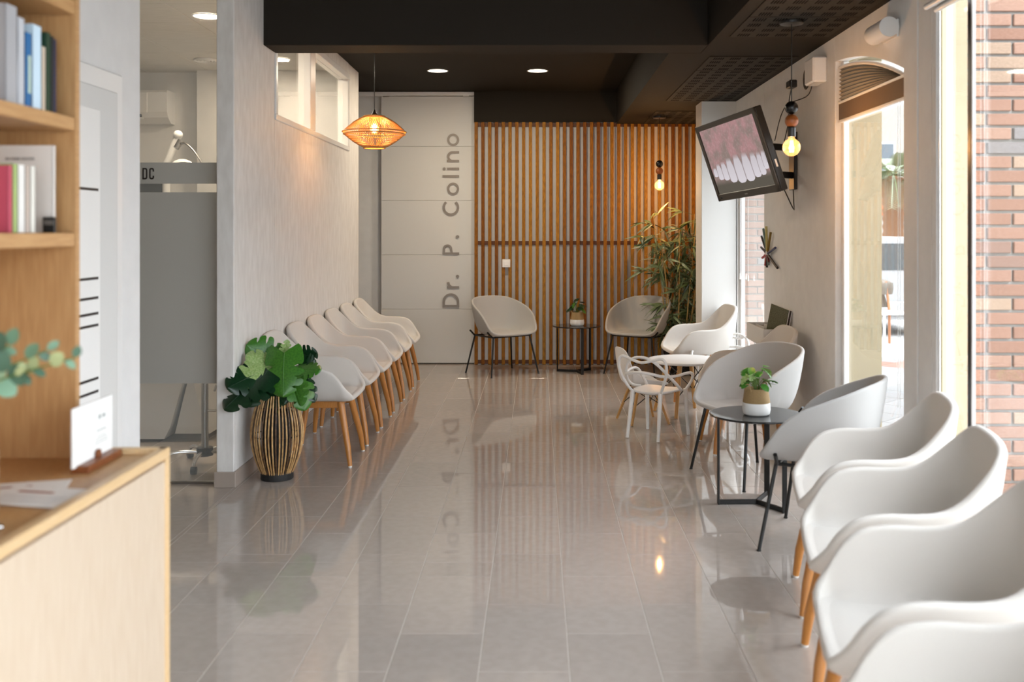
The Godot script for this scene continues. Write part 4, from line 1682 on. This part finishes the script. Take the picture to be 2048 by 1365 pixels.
	for x in [[0, 0], [-.045, .012]]:
		st = mb()
		tube(st, [Vector3(x[0], x[1], 0), Vector3(x[0], x[1], .8)], .013, .013, 12)
		build("bottom_rail", st, M.white_gloss, rb)
	# pleated blind under the arch
	var pb := thing("pleated_blind", "brown pleated blind gathered under the arched window head", "blind", P(1.825, 2.12, 5.44))
	var top := func(f: float) -> float: return 2.44 - .03 * f - .19 * f * f - 2.12
	var rows := []
	for i in 19:
		var row := []
		for k in 13:
			var f := k / 12.0
			var z := lerpf(-.55, .53, f)
			var hi: float = top.call(f)
			row.append(Vector3(.009 * (1 if i % 2 else -1), lerpf(.118, hi, i / 18.0), z))
		rows.append(row)
	st = mb()
	for i in 18:
		sheet(st, [rows[i], rows[i + 1]], false)
	build("pleated_fan", st, M.blind_pleat, pb)
	st = mb()
	var trail := []
	for k in 13:
		var f := k / 12.0
		trail.append(Vector3(0, top.call(f) + .006, lerpf(-.55, .53, f)))
	tube(st, trail, .011, .011, 8)
	build("top_rail", st, M.white_gloss, pb)
	for y in [.112, .0]:
		st = mb()
		box(st, Vector3(0, y, -.01), Vector3(.024, .016, 1.09), .003)
		build("cross_rail", st, M.white_gloss, pb)
	st = mb()
	box(st, Vector3(0, .056, -.01), Vector3(.018, .098, 1.08), .002)
	build("folded_cloth", st, M.blind, pb)
	st = mb()
	for z in [.43, .46]:
		tube(st, [Vector3(-.008, 0, z), Vector3(-.008, -1.55, z)], .0012, .0012, 4)
	build("pull_cord", st, M.plastic, pb)

	# clock made of coloured sticks
	var ck := thing("stick_clock", "wall clock of radiating coloured sticks", "clock", P(XR, 1.287, 7.69))
	st = mb()
	tube(st, [Vector3(0, 0, 0), Vector3(-.03, 0, 0)], .022, .022, 16)
	build("hub", st, M.plastic, ck)
	# [end across the wall towards the camera, end up, colour]
	var cols := [[-.03, .211, Color(.75, .68, .40)], [.115, .163, Color(.52, .40, .14)], [-.13, .192, Color(.42, .50, .46)], [-.19, .132, Color(.12, .10, .09)], [-.205, .046, Color(.22, .15, .12)], [.265, .05, Color(.12, .14, .30)], [-.16, -.036, Color(.62, .14, .10)], [-.06, -.091, Color(.58, .10, .10)], [-.01, -.106, Color(.16, .10, .09)], [.045, -.086, Color(.42, .46, .44)], [.33, -.098, Color(.13, .10, .09)], [.05, -.055, Color(.4, .05, .05)]]
	for c in cols:
		var end := Vector3(-.022, c[1], c[0])
		st = mb()
		tube(st, [Vector3(-.022, 0, 0) + (end - Vector3(-.022, 0, 0)) * .12, end], .0095, .0095, 8)
		build("stick", st, mat(c[2].r, c[2].g, c[2].b, .45), ck)
	# magazine rack on the wall
	var mr := thing("magazine_rack", "pale angular magazine rack on the wall below the stick clock", "rack", P(XR, .547, 7.31))
	var xf := Transform3D(Basis.IDENTITY, Vector3.ZERO)
	for z in [-.28, .28]:
		st = mb()
		prism(st, PackedVector2Array([Vector2(0, -.02), Vector2(0, .22), Vector2(-.20, .22), Vector2(-.20, .10)]), .012, Transform3D(Basis.IDENTITY, Vector3(0, 0, z)))
		build("end_panel", st, M.white, mr)
	st = mb()
	box(st, Vector3(-.195, .16, 0), Vector3(.012, .12, .548), .002)
	build("front_panel", st, M.white, mr)
	st = mb()
	box(st, Vector3(-.006, .10, 0), Vector3(.012, .24, .548), .002)
	build("back_panel", st, M.white, mr)
	st = mb()
	prism(st, PackedVector2Array([Vector2(0, -.02), Vector2(-.20, .10), Vector2(-.20, .112), Vector2(0, -.008)]), .548)
	build("sloping_bottom", st, M.white, mr)
	for x in [-.07, -.13]:
		st = mb()
		box(st, Vector3(x, .16, -.13), Vector3(.006, .10, .27), .001)
		build("divider", st, M.white, mr)
	var covers := [["magazine with dark green garden cover, leaning in front in the rack", Color(.33, .32, .16)], ["magazine with dark brown spine, second in the wall rack", Color(.24, .17, .11)], ["cream magazine, third in the wall rack", Color(.78, .72, .62)], ["black magazine, last in the wall rack", Color(.10, .09, .09)]]
	for k in 4:
		var o := thing("magazine", covers[k][0], "magazine", P(1.69 + .02 * k, .63, 7.13 + .004 * k), 0, "magazines in the wall rack")
		o.basis = Basis(Vector3.UP, .62) * Basis(Vector3.RIGHT, .24)
		var c: Color = covers[k][1]
		st = mb()
		box(st, Vector3(0, .15, 0), Vector3(.010, .30 - .012 * k, .165), .002)
		build("pages", st, M.paper, o)
		st = mb()
		box(st, Vector3(-.0062, .15, 0), Vector3(.0025, .302 - .012 * k, .167), .0008)
		build("cover", st, grain(c.darkened(.5), c.lightened(.25), .3, Vector3(12, 9, 12), 90 + k) , o)


func teeth_picture() -> ImageTexture:
	var im := Image.create(512, 280, false, Image.FORMAT_RGB8)
	var f := FastNoiseLite.new()
	f.seed = 4
	f.frequency = .012
	var fine := FastNoiseLite.new()
	fine.seed = 8
	fine.frequency = .06
	# tooth: centre, half width, top, bottom
	var teeth := [[28, 22, 165, 205], [70, 27, 150, 222], [120, 30, 146, 228], [180, 37, 136, 242], [254, 43, 130, 250], [330, 42, 130, 250], [398, 34, 138, 240], [447, 27, 142, 236], [485, 22, 140, 216], [508, 12, 138, 198]]
	for y in 280:
		for x in 512:
			var n := f.get_noise_2d(x, y)
			var m := fine.get_noise_2d(x, y)
			var gum := Color(.56, .43, .43).lerp(Color(.46, .40, .38), clampf(.5 + n * 1.3 + (y - 90) * .002, 0, 1)).lightened(clampf(m * .12, 0, .12))
			var c := gum
			if y > 215:
				c = gum.lerp(Color(.30, .28, .25), clampf((y - 215) / 30.0, 0, 1))
			for t in teeth:
				var u: float = (x - t[0]) / float(t[1])
				var v: float = (y - t[2]) / float(t[3] - t[2])
				if absf(u) < 1.0 and v > 0.0 and v < 1.0:
					var edge: float = sqrt(1.0 - u * u)
					var w: float = 0.55 + 0.45 * smoothstep(0, .5, v)
					if absf(u) < w and v > .20 * (1.0 - edge) and v < 1.0 - .16 * pow(absf(u), 3):
						var k := smoothstep(w, w * .72, absf(u))
						c = Color(.46, .42, .42).lerp(Color(.70, .68, .70), k * (.75 + .25 * v))
						if v < .18:
							c = c.lerp(gum, 1.0 - v / .18)
			im.set_pixel(x, y, c)
	return ImageTexture.create_from_image(im)


# ---------------------------------------------------------------- counter on the left
func counter_side() -> void:
	var t := thing("reception_counter", "pale maple reception counter in the left foreground", "counter", P(-1.3, 0, 1.8))
	var st := mb()
	# front with a framed panel
	box(st, Vector3(.292, .42, .0), Vector3(.016, .84, 1.78), .001)
	build("front_panel", st, M.maple, t)
	for q in [[Vector3(.292, .862, 0), Vector3(.026, .026, 1.80)], [Vector3(.292, .43, -.888), Vector3(.026, .84, .024)]]:
		st = mb()
		box(st, q[0], q[1], .002)
		build("edge_band", st, M.maple_edge, t)
	st = mb()
	box(st, Vector3(0, .43, -.888), Vector3(.58, .84, .024), .002)
	build("end_panel", st, M.maple, t)
	st = mb()
	box(st, Vector3(0, .862, -.888), Vector3(.60, .026, .024), .002)
	build("end_rim", st, M.maple_edge, t)
	st = mb()
	box(st, Vector3(-.02, .848, .01), Vector3(.60, .024, 1.77), .001)
	build("counter_top", st, M.oak, t)
	# bookcase standing on it, open to the right
	var b := thing("bookcase", "oak bookcase standing on the counter at the left edge", "bookcase", P(-1.39, .86, 2.64))
	st = mb()
	box(st, Vector3(0, .95, 0), Vector3(.34, 1.90, .022), .001)
	build("side_panel", st, M.oak, b)
	st = mb()
	box(st, Vector3(.1712, .95, 0), Vector3(.002, 1.90, .022))
	build("edge_band", st, M.oak_edge, b)
	st = mb()
	box(st, Vector3(-.165, .95, .75), Vector3(.01, 1.90, 1.5))
	build("back_panel", st, M.oak, b)
	st = mb()
	box(st, Vector3(0, .95, 1.49), Vector3(.34, 1.90, .022), .001)
	build("side_panel", st, M.oak, b)
	for y in [1.743, 1.438, 2.05, 2.36]:
		st = mb()
		box(st, Vector3(0, y - .86, .75), Vector3(.336, .036, 1.47), .001)
		var sh := build("shelf", st, M.oak, b)
		st = mb()
		box(st, Vector3(.169, y - .86, .75), Vector3(.004, .034, 1.47), .001)
		build("edge_band", st, M.oak_edge, sh)
	# books: [far distance, thickness, height, depth, colour, label, shelf height]
	var hi := 1.7615
	var lo := 1.4565
	var books := [
		[2.578, .010, .195, .18, Color(.20, .20, .32), "thin dark violet book, last on the upper shelf", hi],
		[2.566, .014, .20, .19, Color(.12, .14, .15), "narrow black book beside the dark green books on upper shelf", hi],
		[2.548, .022, .205, .19, Color(.10, .24, .17), "dark green patterned book on the upper shelf", hi],
		[2.522, .018, .165, .18, Color(.80, .74, .66), "short cream book between white and green ones on upper shelf", hi],
		[2.500, .042, .212, .20, Color(.78, .87, .93), "thick pale blue white book on the upper shelf", hi],
		[2.452, .030, .185, .19, Color(.12, .40, .62), "blue and teal book on the upper shelf", hi],
		[2.418, .030, .215, .20, Color(.74, .75, .77), "light grey binder spine on the upper shelf", hi],
		[2.384, .050, .235, .20, Color(.66, .66, .67), "grey tall binder nearest on the upper shelf", hi],
		[2.575, .014, .225, .21, Color(.86, .83, .80), "tall white book with printed cover facing out on lower shelf", lo],
		[2.470, .022, .165, .16, Color(.88, .87, .83), "white narrow book next to the tall white one on lower shelf", lo],
		[2.444, .020, .165, .16, Color(.76, .70, .65), "beige narrow book on the lower shelf", lo],
		[2.420, .030, .165, .16, Color(.90, .89, .87), "thick white book on the lower shelf", lo],
		[2.386, .020, .165, .16, Color(.64, .72, .45), "pale green book on the lower shelf", lo],
		[2.362, .018, .160, .16, Color(.75, .30, .38), "pink red book at the left edge of the lower shelf", lo],
	]
	for q in books:
		var o := thing("book", q[5], "book", P(-1.245, q[6], q[0] - q[1] / 2), 0, "books in the bookcase")
		var dp: float = q[3]
		var hh: float = q[2]
		var th: float = q[1]
		var cm := mat(q[4].r, q[4].g, q[4].b, .45)
		st = mb()
		box(st, Vector3(-dp / 2, hh / 2, 0), Vector3(dp - .012, hh - .008, th - .004))
		build("pages", st, M.paper, o)
		for s in [-1.0, 1.0]:
			st = mb()
			box(st, Vector3(-dp / 2, hh / 2, s * (th / 2 - .0012)), Vector3(dp, hh, .0024), .0006)
			build("cover", st, cm, o)
		st = mb()
		box(st, Vector3(-.0015, hh / 2, 0), Vector3(.003, hh, th), .0008)
		var sp := build("spine", st, cm, o)
		if q[5].begins_with("blue and teal"):
			st = mb()
			box(st, Vector3(.0003, hh * .45, -.004), Vector3(.0016, hh * .5, th * .4))
			build("printed_patch", st, mat(.72, .80, .74, .5), sp)
		if q[5].begins_with("tall white"):
			# printed title on the cover that faces the camera
			var tmx := TextMesh.new()
			var fnt := SystemFont.new()
			fnt.font_names = PackedStringArray(["Droid Sans"])
			fnt.font_weight = 700
			tmx.font = fnt
			tmx.text = "OS PARA SOCIOS"
			tmx.font_size = 32
			tmx.pixel_size = .0003
			tmx.depth = .0006
			var ti := mesh_node("title_print", tmx, mat(.28, .22, .20, .6), o)
			ti.position = Vector3(-.085, .19, th / 2 + .0006)
	var pb := thing("small_box", "small black box standing on the lower shelf behind the books", "box", P(-1.235, lo, 2.565))
	st = mb()
	box(st, Vector3(-.015, .02, .012), Vector3(.03, .04, .012), .001)
	build("box_body", st, M.tv_black, pb)
	st = mb()
	box(st, Vector3(-.015, .026, .0185), Vector3(.024, .012, .001))
	build("printed_label", st, M.steel, pb)
	# card in a wooden holder
	var hd := thing("card_stand", "white printed card in a walnut stand on the counter", "card stand", P(-1.135, .86, 2.56))
	st = mb()
	box(st, Vector3(.004, .0095, 0), Vector3(.045, .019, .20), .002)
	build("wooden_base", st, M.walnut, hd)
	st = mb()
	box(st, Vector3(-.006, .089, .005), Vector3(.006, .148, .225), .001)
	var card := build("card", st, M.paper, hd)
	for q in [[.118, -.03, .012, .014], [.118, -.055, .010, .016], [.083, -.04, .003, .055], [.068, -.04, .0015, .05], [.060, -.04, .0015, .07], [.052, -.04, .0015, .075]]:
		st = mb()
		box(st, Vector3(-.0025, q[0], q[1]), Vector3(.0008, q[2], q[3]))
		build("printed_line", st, mat(.62, .64, .63, .6), card)
	st = mb()
	tube(st, [Vector3(.0, .026, -.01), Vector3(.006, .026, -.01)], .012, .012, 16)
	build("peg", st, M.walnut, hd)
	# papers
	for q in [["white printed leaflet on the counter top", -1.20, 2.30, .3, 0], ["white printed leaflet lying beneath another on the counter", -1.13, 2.24, -.2, 1]]:
		var o := thing("leaflet", q[0], "leaflet", P(q[1], .8602 + .0022 * q[4], q[2]), q[3], "leaflets on the counter")
		st = mb()
		box(st, Vector3(0, .001, 0), Vector3(.21, .002, .148), .0004)
		build("sheet", st, M.paper, o)
		st = mb()
		box(st, Vector3(-.02, .0021, -.03), Vector3(.09, .0006, .012))
		build("printed_bar", st, mat(.55, .22, .12, .6), o)
		for k in 5:
			st = mb()
			box(st, Vector3(0, .0021, .0 + k * .014), Vector3(.16, .0005, .003))
			build("printed_line", st, mat(.72, .72, .72, .6), o)
	# wooden rack with pens
	var wr := thing("brochure_holder", "small pale wooden slotted holder on the counter at left edge", "holder", P(-1.185, .86, 2.06), .1)
	for k in 4:
		st = mb()
		box(st, Vector3(0, .022 + k * .034, .0), Vector3(.10, .030, .09), .002)
		build("slat", st, M.maple_edge, wr)
		st = mb()
		box(st, Vector3(0, .0385 + k * .034, .0), Vector3(.095, .006, .085))
		build("gap_strip", st, M.walnut, wr)
	var bl := thing("blue_leaflet", "dark blue glossy leaflet leaning on the wooden holder", "leaflet", P(-1.13, .861, 2.04))
	st = mb()
	box(st, Vector3(0, .075, 0), Vector3(.003, .15, .05), .0006, Basis(Vector3(0, 0, 1), .10))
	build("sheet", st, mat(.16, .22, .42, .2), bl)
	st = mb()
	box(st, Vector3(-.0075, .125, 0), Vector3(.004, .03, .046), .0006, Basis(Vector3(0, 0, 1), .10))
	build("printed_photo", st, mat(.55, .38, .30, .3), bl)
	var pe := thing("pen", "blue pen with clear cap lying on the counter", "pen", P(-1.12, .868, 1.93), .9)
	st = mb()
	tube(st, [Vector3(-.06, 0, 0), Vector3(.05, 0, 0)], .006, .006, 10)
	build("barrel", st, mat(.15, .17, .50, .3), pe)
	st = mb()
	tube(st, [Vector3(.05, 0, 0), Vector3(.078, 0, 0)], .0075, .0065, 10)
	build("cap", st, M.chrome, pe)
	# eucalyptus branches in a vase beyond the left edge
	var vs := thing("eucalyptus_vase", "leafy eucalyptus branches reaching in from the left edge", "plant", P(-1.22, .86, 1.92))
	st = mb()
	lathe(st, [[0, 0], [.05, 0], [.06, .05], [.045, .12], [.028, .15], [.032, .17], [.025, .17], [.02, .15]], Vector3.ZERO, 24)
	build("vase", st, M.pot_white, vs)
	var ends := [[150, 715], [60, 745], [95, 700], [20, 690]]
	var r := RandomNumberGenerator.new()
	r.seed = 12
	var ol := [oval_leaf(.045, .040), oval_leaf(.034, .030), oval_leaf(.026, .018)]
	for e in ends:
		var tip := W(e[0], e[1], 1.97) - vs.position
		var pts := spline([Vector3(0, .15, 0), Vector3(tip.x * .25, .27, tip.z * .3), tip], 16)
		st = mb()
		tube(st, pts, .0026, .0014, 5)
		build("branch", st, M.stem, vs)
		for i in range(5, 17):
			var p: Vector3 = pts[i]
			var dir: Vector3 = (pts[i] - pts[i - 1]).normalized()
			var o := mesh_node("leaf", ol[r.randi() % 3], M.euca[r.randi() % 4], vs)
			o.transform = Transform3D(aim(dir * .5 + Vector3(r.randf_range(-.4, .4), -.5 if i % 2 else .5, r.randf_range(-.3, .3)), Vector3(.3, .3, 1), r.randf_range(-.6, .6)), p)


# ---------------------------------------------------------------- treatment room behind the glass
func clinic_room() -> void:
	sbox("wall_clinic_back", M.wall, -4.6, XL - .10, 0, 2.97, 9.35, 9.45)
	sbox("wall_clinic_jog", M.wall, -3.15, XL - .10, 0, 2.97, 9.22, 9.35)
	sbox("wall_clinic_left", M.wall, -4.7, -4.6, 0, CEI, 3.9, 9.45)
	sbox("wall_passage_near", M.wall, -4.6, XL - .10, 0, CEI, 4.0, 4.1)
	var cl := sbox("ceiling_clinic", M.white, -4.6, XL - .10, 2.962, 3.06, 4.1, 9.35)
	var st := mb()
	box(st, Vector3.ZERO, Vector3(.594, .010, .594), .002)
	var tile := st.commit()
	for i in 5:
		for j in 9:
			var o := mesh_node("ceiling_tile", tile, M.ceil_white, cl)
			o.position = P(-2.13 - i * .6, 2.957, 4.42 + j * .6)
	# glass screen across the passage with frosted bands
	var g := thing("glass_partition", "glass screen of the treatment room with frosted bands", "glass screen", P(-2.5, 0, 5.76))
	st = mb()
	box(st, Vector3(0, 1.48, 0), Vector3(1.34, 2.93, .008))
	build("glass_pane", st, M.pane_in, g)
	for q in [[1.735, 1.858], [.580, 1.686]]:
		st = mb()
		box(st, Vector3(0, (q[0] + q[1]) / 2, .0055), Vector3(1.34, q[1] - q[0], .002))
		build("frosted_band", st, M.frost, g)
	st = mb()
	box(st, Vector3(0, .007, 0), Vector3(1.34, .014, .03), .002)
	build("floor_channel", st, M.steel, g)
	# letters D and C on the upper band
	var k := 5.75 / FOC
	var ly := EYE - (359.0 - 463.0) * k
	var lh := 23.0 * k
	for q in [["D", 284.5, 294.5], ["C", 298.0, 308.0]]:
		var x0: float = (q[1] - 1074.0) * k
		var w: float = (q[2] - q[1]) * k
		var xf := Transform3D(Basis.IDENTITY, Vector3(x0, ly, -5.752) - g.position)
		st = mb()
		var s := .0088
		if q[0] == "D":
			stroke(st, PackedVector2Array([Vector2(s / 2, 0), Vector2(s / 2, lh)]), s, .001, xf.translated(Vector3(0, 0, .0004)))
			var p := PackedVector2Array([Vector2(s / 2, s / 2)])
			p.append_array(arc(w - .013, .013, .013 - s / 2, .013 - s / 2, -90, 0, 8))
			p.append_array(arc(w - .013, lh - .013, .013 - s / 2, .013 - s / 2, 0, 90, 8))
			p.append(Vector2(s / 2, lh - s / 2))
			stroke(st, p, s, .001, xf)
		else:
			var p := PackedVector2Array([Vector2(w - s / 2, lh * .32)])
			p.append_array(arc(w - .013, .013, .013 - s / 2, .013 - s / 2, 0, -90, 8))
			p.append_array(arc(.013, .013, .013 - s / 2, .013 - s / 2, -90, -180, 8))
			p.append_array(arc(.013, lh - .013, .013 - s / 2, .013 - s / 2, 180, 90, 8))
			p.append_array(arc(w - .013, lh - .013, .013 - s / 2, .013 - s / 2, 90, 0, 8))
			p.append(Vector2(w - s / 2, lh * .68))
			stroke(st, p, s, .001, xf)
		build("letter", st, M.ink, g)
	# air conditioner
	var ac := thing("air_conditioner", "white wall air conditioner in the treatment room", "air conditioner", P(-3.80, 2.46, 9.35))
	st = mb()
	var prof := PackedVector2Array([Vector2(0, 0), Vector2(.10, 0), Vector2(.17, .05), Vector2(.20, .10), Vector2(.205, .28), Vector2(.19, .30), Vector2(0, .30)])
	prism(st, prof, .80, Transform3D(Basis(Vector3(0, 0, 1), Vector3.UP, Vector3(-1, 0, 0)), Vector3.ZERO))
	build("housing", st, M.white_gloss, ac)
	st = mb()
	box(st, Vector3(-.06, .185, .206), Vector3(.56, .19, .006), .003)
	build("front_cover", st, M.white_gloss, ac)
	st = mb()
	box(st, Vector3(-.10, .068, .183), Vector3(.52, .022, .02), .002, Basis(Vector3.RIGHT, -.5))
	build("air_slot", st, M.hole_shade, ac)  # solid dark bar paints the shade of the outlet
	st = mb()
	box(st, Vector3(-.10, .046, .165), Vector3(.54, .022, .012), .002, Basis(Vector3.RIGHT, -.5))
	build("louvre", st, M.white_gloss, ac)
	# round ceiling grille
	var gr := thing("ceiling_grille", "round white grille in the treatment room ceiling", "grille", P(-2.87, 2.952, 8.65))
	for i in 4:
		st = mb()
		var ring := []
		for j in 32:
			var a := TAU * j / 32
			ring.append(Vector3(cos(a) * (.02 + .028 * i), -.006, sin(a) * (.02 + .028 * i)))
		tube(st, ring, .009, .009, 6, true)
		build("grille_ring", st, M.plastic, gr)
	# dental chair, side to the door
	var dc := thing("dental_chair", "white dental chair behind the frosted glass", "dental chair", P(-2.78, 0, 7.15))
	st = mb()
	prism(st, PackedVector2Array([Vector2(-.62, .02), Vector2(.20, .02), Vector2(.24, .10), Vector2(.33, .42), Vector2(.36, .47), Vector2(.28, .49), Vector2(-.12, .49), Vector2(-.22, .46), Vector2(-.34, .34), Vector2(-.50, .20)]), .52)
	build("base_body", st, M.white_gloss, dc)
	st = mb()
	prism(st, PackedVector2Array([Vector2(.26, .05), Vector2(.50, .05), Vector2(.42, .28), Vector2(.38, .45), Vector2(.36, .47)]), .44)
	build("side_cover", st, M.white_gloss, dc)
	st = mb()
	box(st, Vector3(.13, .68, 0), Vector3(.42, .40, .40), .04, Basis(Vector3(0, 0, 1), -.08))
	build("column", st, M.white_gloss, dc)
	st = mb()
	box(st, Vector3(.0, .90, 0), Vector3(1.1, .12, .52), .05)
	build("seat", st, M.white, dc)
	st = mb()
	box(st, Vector3(-.70, 1.06, 0), Vector3(.60, .10, .48), .045, Basis(Vector3(0, 0, 1), -.6))
	build("backrest", st, M.white, dc)
	# lamp and its arm above the frosted band
	var dl := thing("dental_lamp", "grey and white dental lamp on a jointed arm above the frosted band", "lamp", P(-2.55, 1.90, 7.2))
	st = mb()
	tube(st, [W(333, 330, 7.2) - dl.position, W(354, 276, 7.2) - dl.position], .026, .024, 14)
	build("lower_arm", st, M.white_gloss, dl)
	st = mb()
	ball(st, W(356, 270, 7.2) - dl.position, .034, 16)
	build("elbow", st, M.plastic, dl)
	st = mb()
	tube(st, [W(362, 282, 7.16) - dl.position, W(352, 297, 7.14) - dl.position], .024, .020, 12)
	build("knuckle", st, M.steel, dl)
	st = mb()
	tube(st, spline([W(361, 287, 7.14) - dl.position, W(372, 288, 7.12) - dl.position, W(388, 303, 7.1) - dl.position, W(404, 327, 7.08) - dl.position], 14), .008, .007, 8)
	build("cable_hose", st, M.steel, dl)
	st = mb()
	ball(st, W(365, 336, 7.1) - dl.position, .085, 20, .75)
	build("lamp_head", st, M.white_gloss, dl)
	st = mb()
	ball(st, W(366, 338, 7.06) - dl.position, .075, 18, .7)
	build("reflector", st, M.steel, dl)
	st = mb()
	tube(st, [W(333, 330, 7.2) - dl.position, Vector3(-.14, -1.0, 0)], .026, .03, 12)
	build("post", st, M.white_gloss, dl)
	var mo := thing("monitor", "black monitor back seen in the gap between frosted bands", "monitor", P(-3.05, 1.83, 7.9))
	st = mb()
	box(st, Vector3(0, 0, 0), Vector3(.25, .18, .03), .006)
	build("casing", st, M.tv_black, mo)
	st = mb()
	tube(st, [Vector3(0, -.09, 0), Vector3(0, -1.83, 0)], .02, .02, 10)
	build("stand_pole", st, M.steel, mo)
	st = mb()
	cyl(st, Vector3(0, -1.82, 0), .15, .02, 24)
	build("stand_foot", st, M.steel, mo)
	# low dark cabinet at the far end
	var cb := thing("low_cabinet", "dark low cabinet along the far wall of treatment room", "cabinet", P(-3.0, 0, 9.05))
	st = mb()
	box(st, Vector3(0, .26, 0), Vector3(2.3, .48, .30), .004)
	build("carcass", st, mat(.16, .12, .10, .5), cb)
	for i in 4:
		st = mb()
		box(st, Vector3(-.86 + i * .57, .27, .155), Vector3(.55, .42, .016), .003)
		var dd := build("cabinet_door", st, mat(.15, .11, .09, .45), cb)
		st = mb()
		box(st, Vector3(-.86 + i * .57, .44, .168), Vector3(.12, .012, .012), .002)
		build("handle", st, M.steel, dd)
	# tray stand on castors
	var ts := thing("instrument_stand", "chrome instrument stand on a five star castor base behind glass", "stand", P(-2.075, 0, 6.22))
	st = mb()
	tube(st, [Vector3(0, .08, 0), Vector3(0, 1.0, 0)], .021, .021, 16)
	build("pole", st, M.steel, ts)
	st = mb()
	cyl(st, Vector3(0, .085, 0), .05, .05, 20)
	build("hub", st, M.base_black, ts)
	for i in 5:
		var a := TAU * i / 5 + .25
		var dir := Vector3(cos(a), 0, sin(a))
		st = mb()
		tube(st, spline([dir * .03 + Vector3(0, .085, 0), dir * .16 + Vector3(0, .09, 0), dir * .235 + Vector3(0, .07, 0), dir * .25 + Vector3(0, .05, 0)], 10), .013, .010, 10)
		var l := build("foot", st, M.chrome, ts)
		st = mb()
		tube(st, [dir * .25 + Vector3(0, .024, 0) - dir.cross(Vector3.UP) * .016, dir * .25 + Vector3(0, .024, 0) + dir.cross(Vector3.UP) * .016], .023, .023, 14)
		build("castor", st, M.base_black, l)
	st = mb()
	box(st, Vector3(0, 1.0, 0), Vector3(.34, .02, .28), .006)
	build("tray", st, M.steel, ts)
	st = mb()
	tube(st, spline([Vector3(.06, .46, 0), Vector3(.075, .50, 0), Vector3(.09, .46, 0), Vector3(.09, .36, 0), Vector3(.075, .34, 0), Vector3(.02, .34, 0)], 18), .007, .007, 8)
	build("side_handle", st, M.chrome, ts)
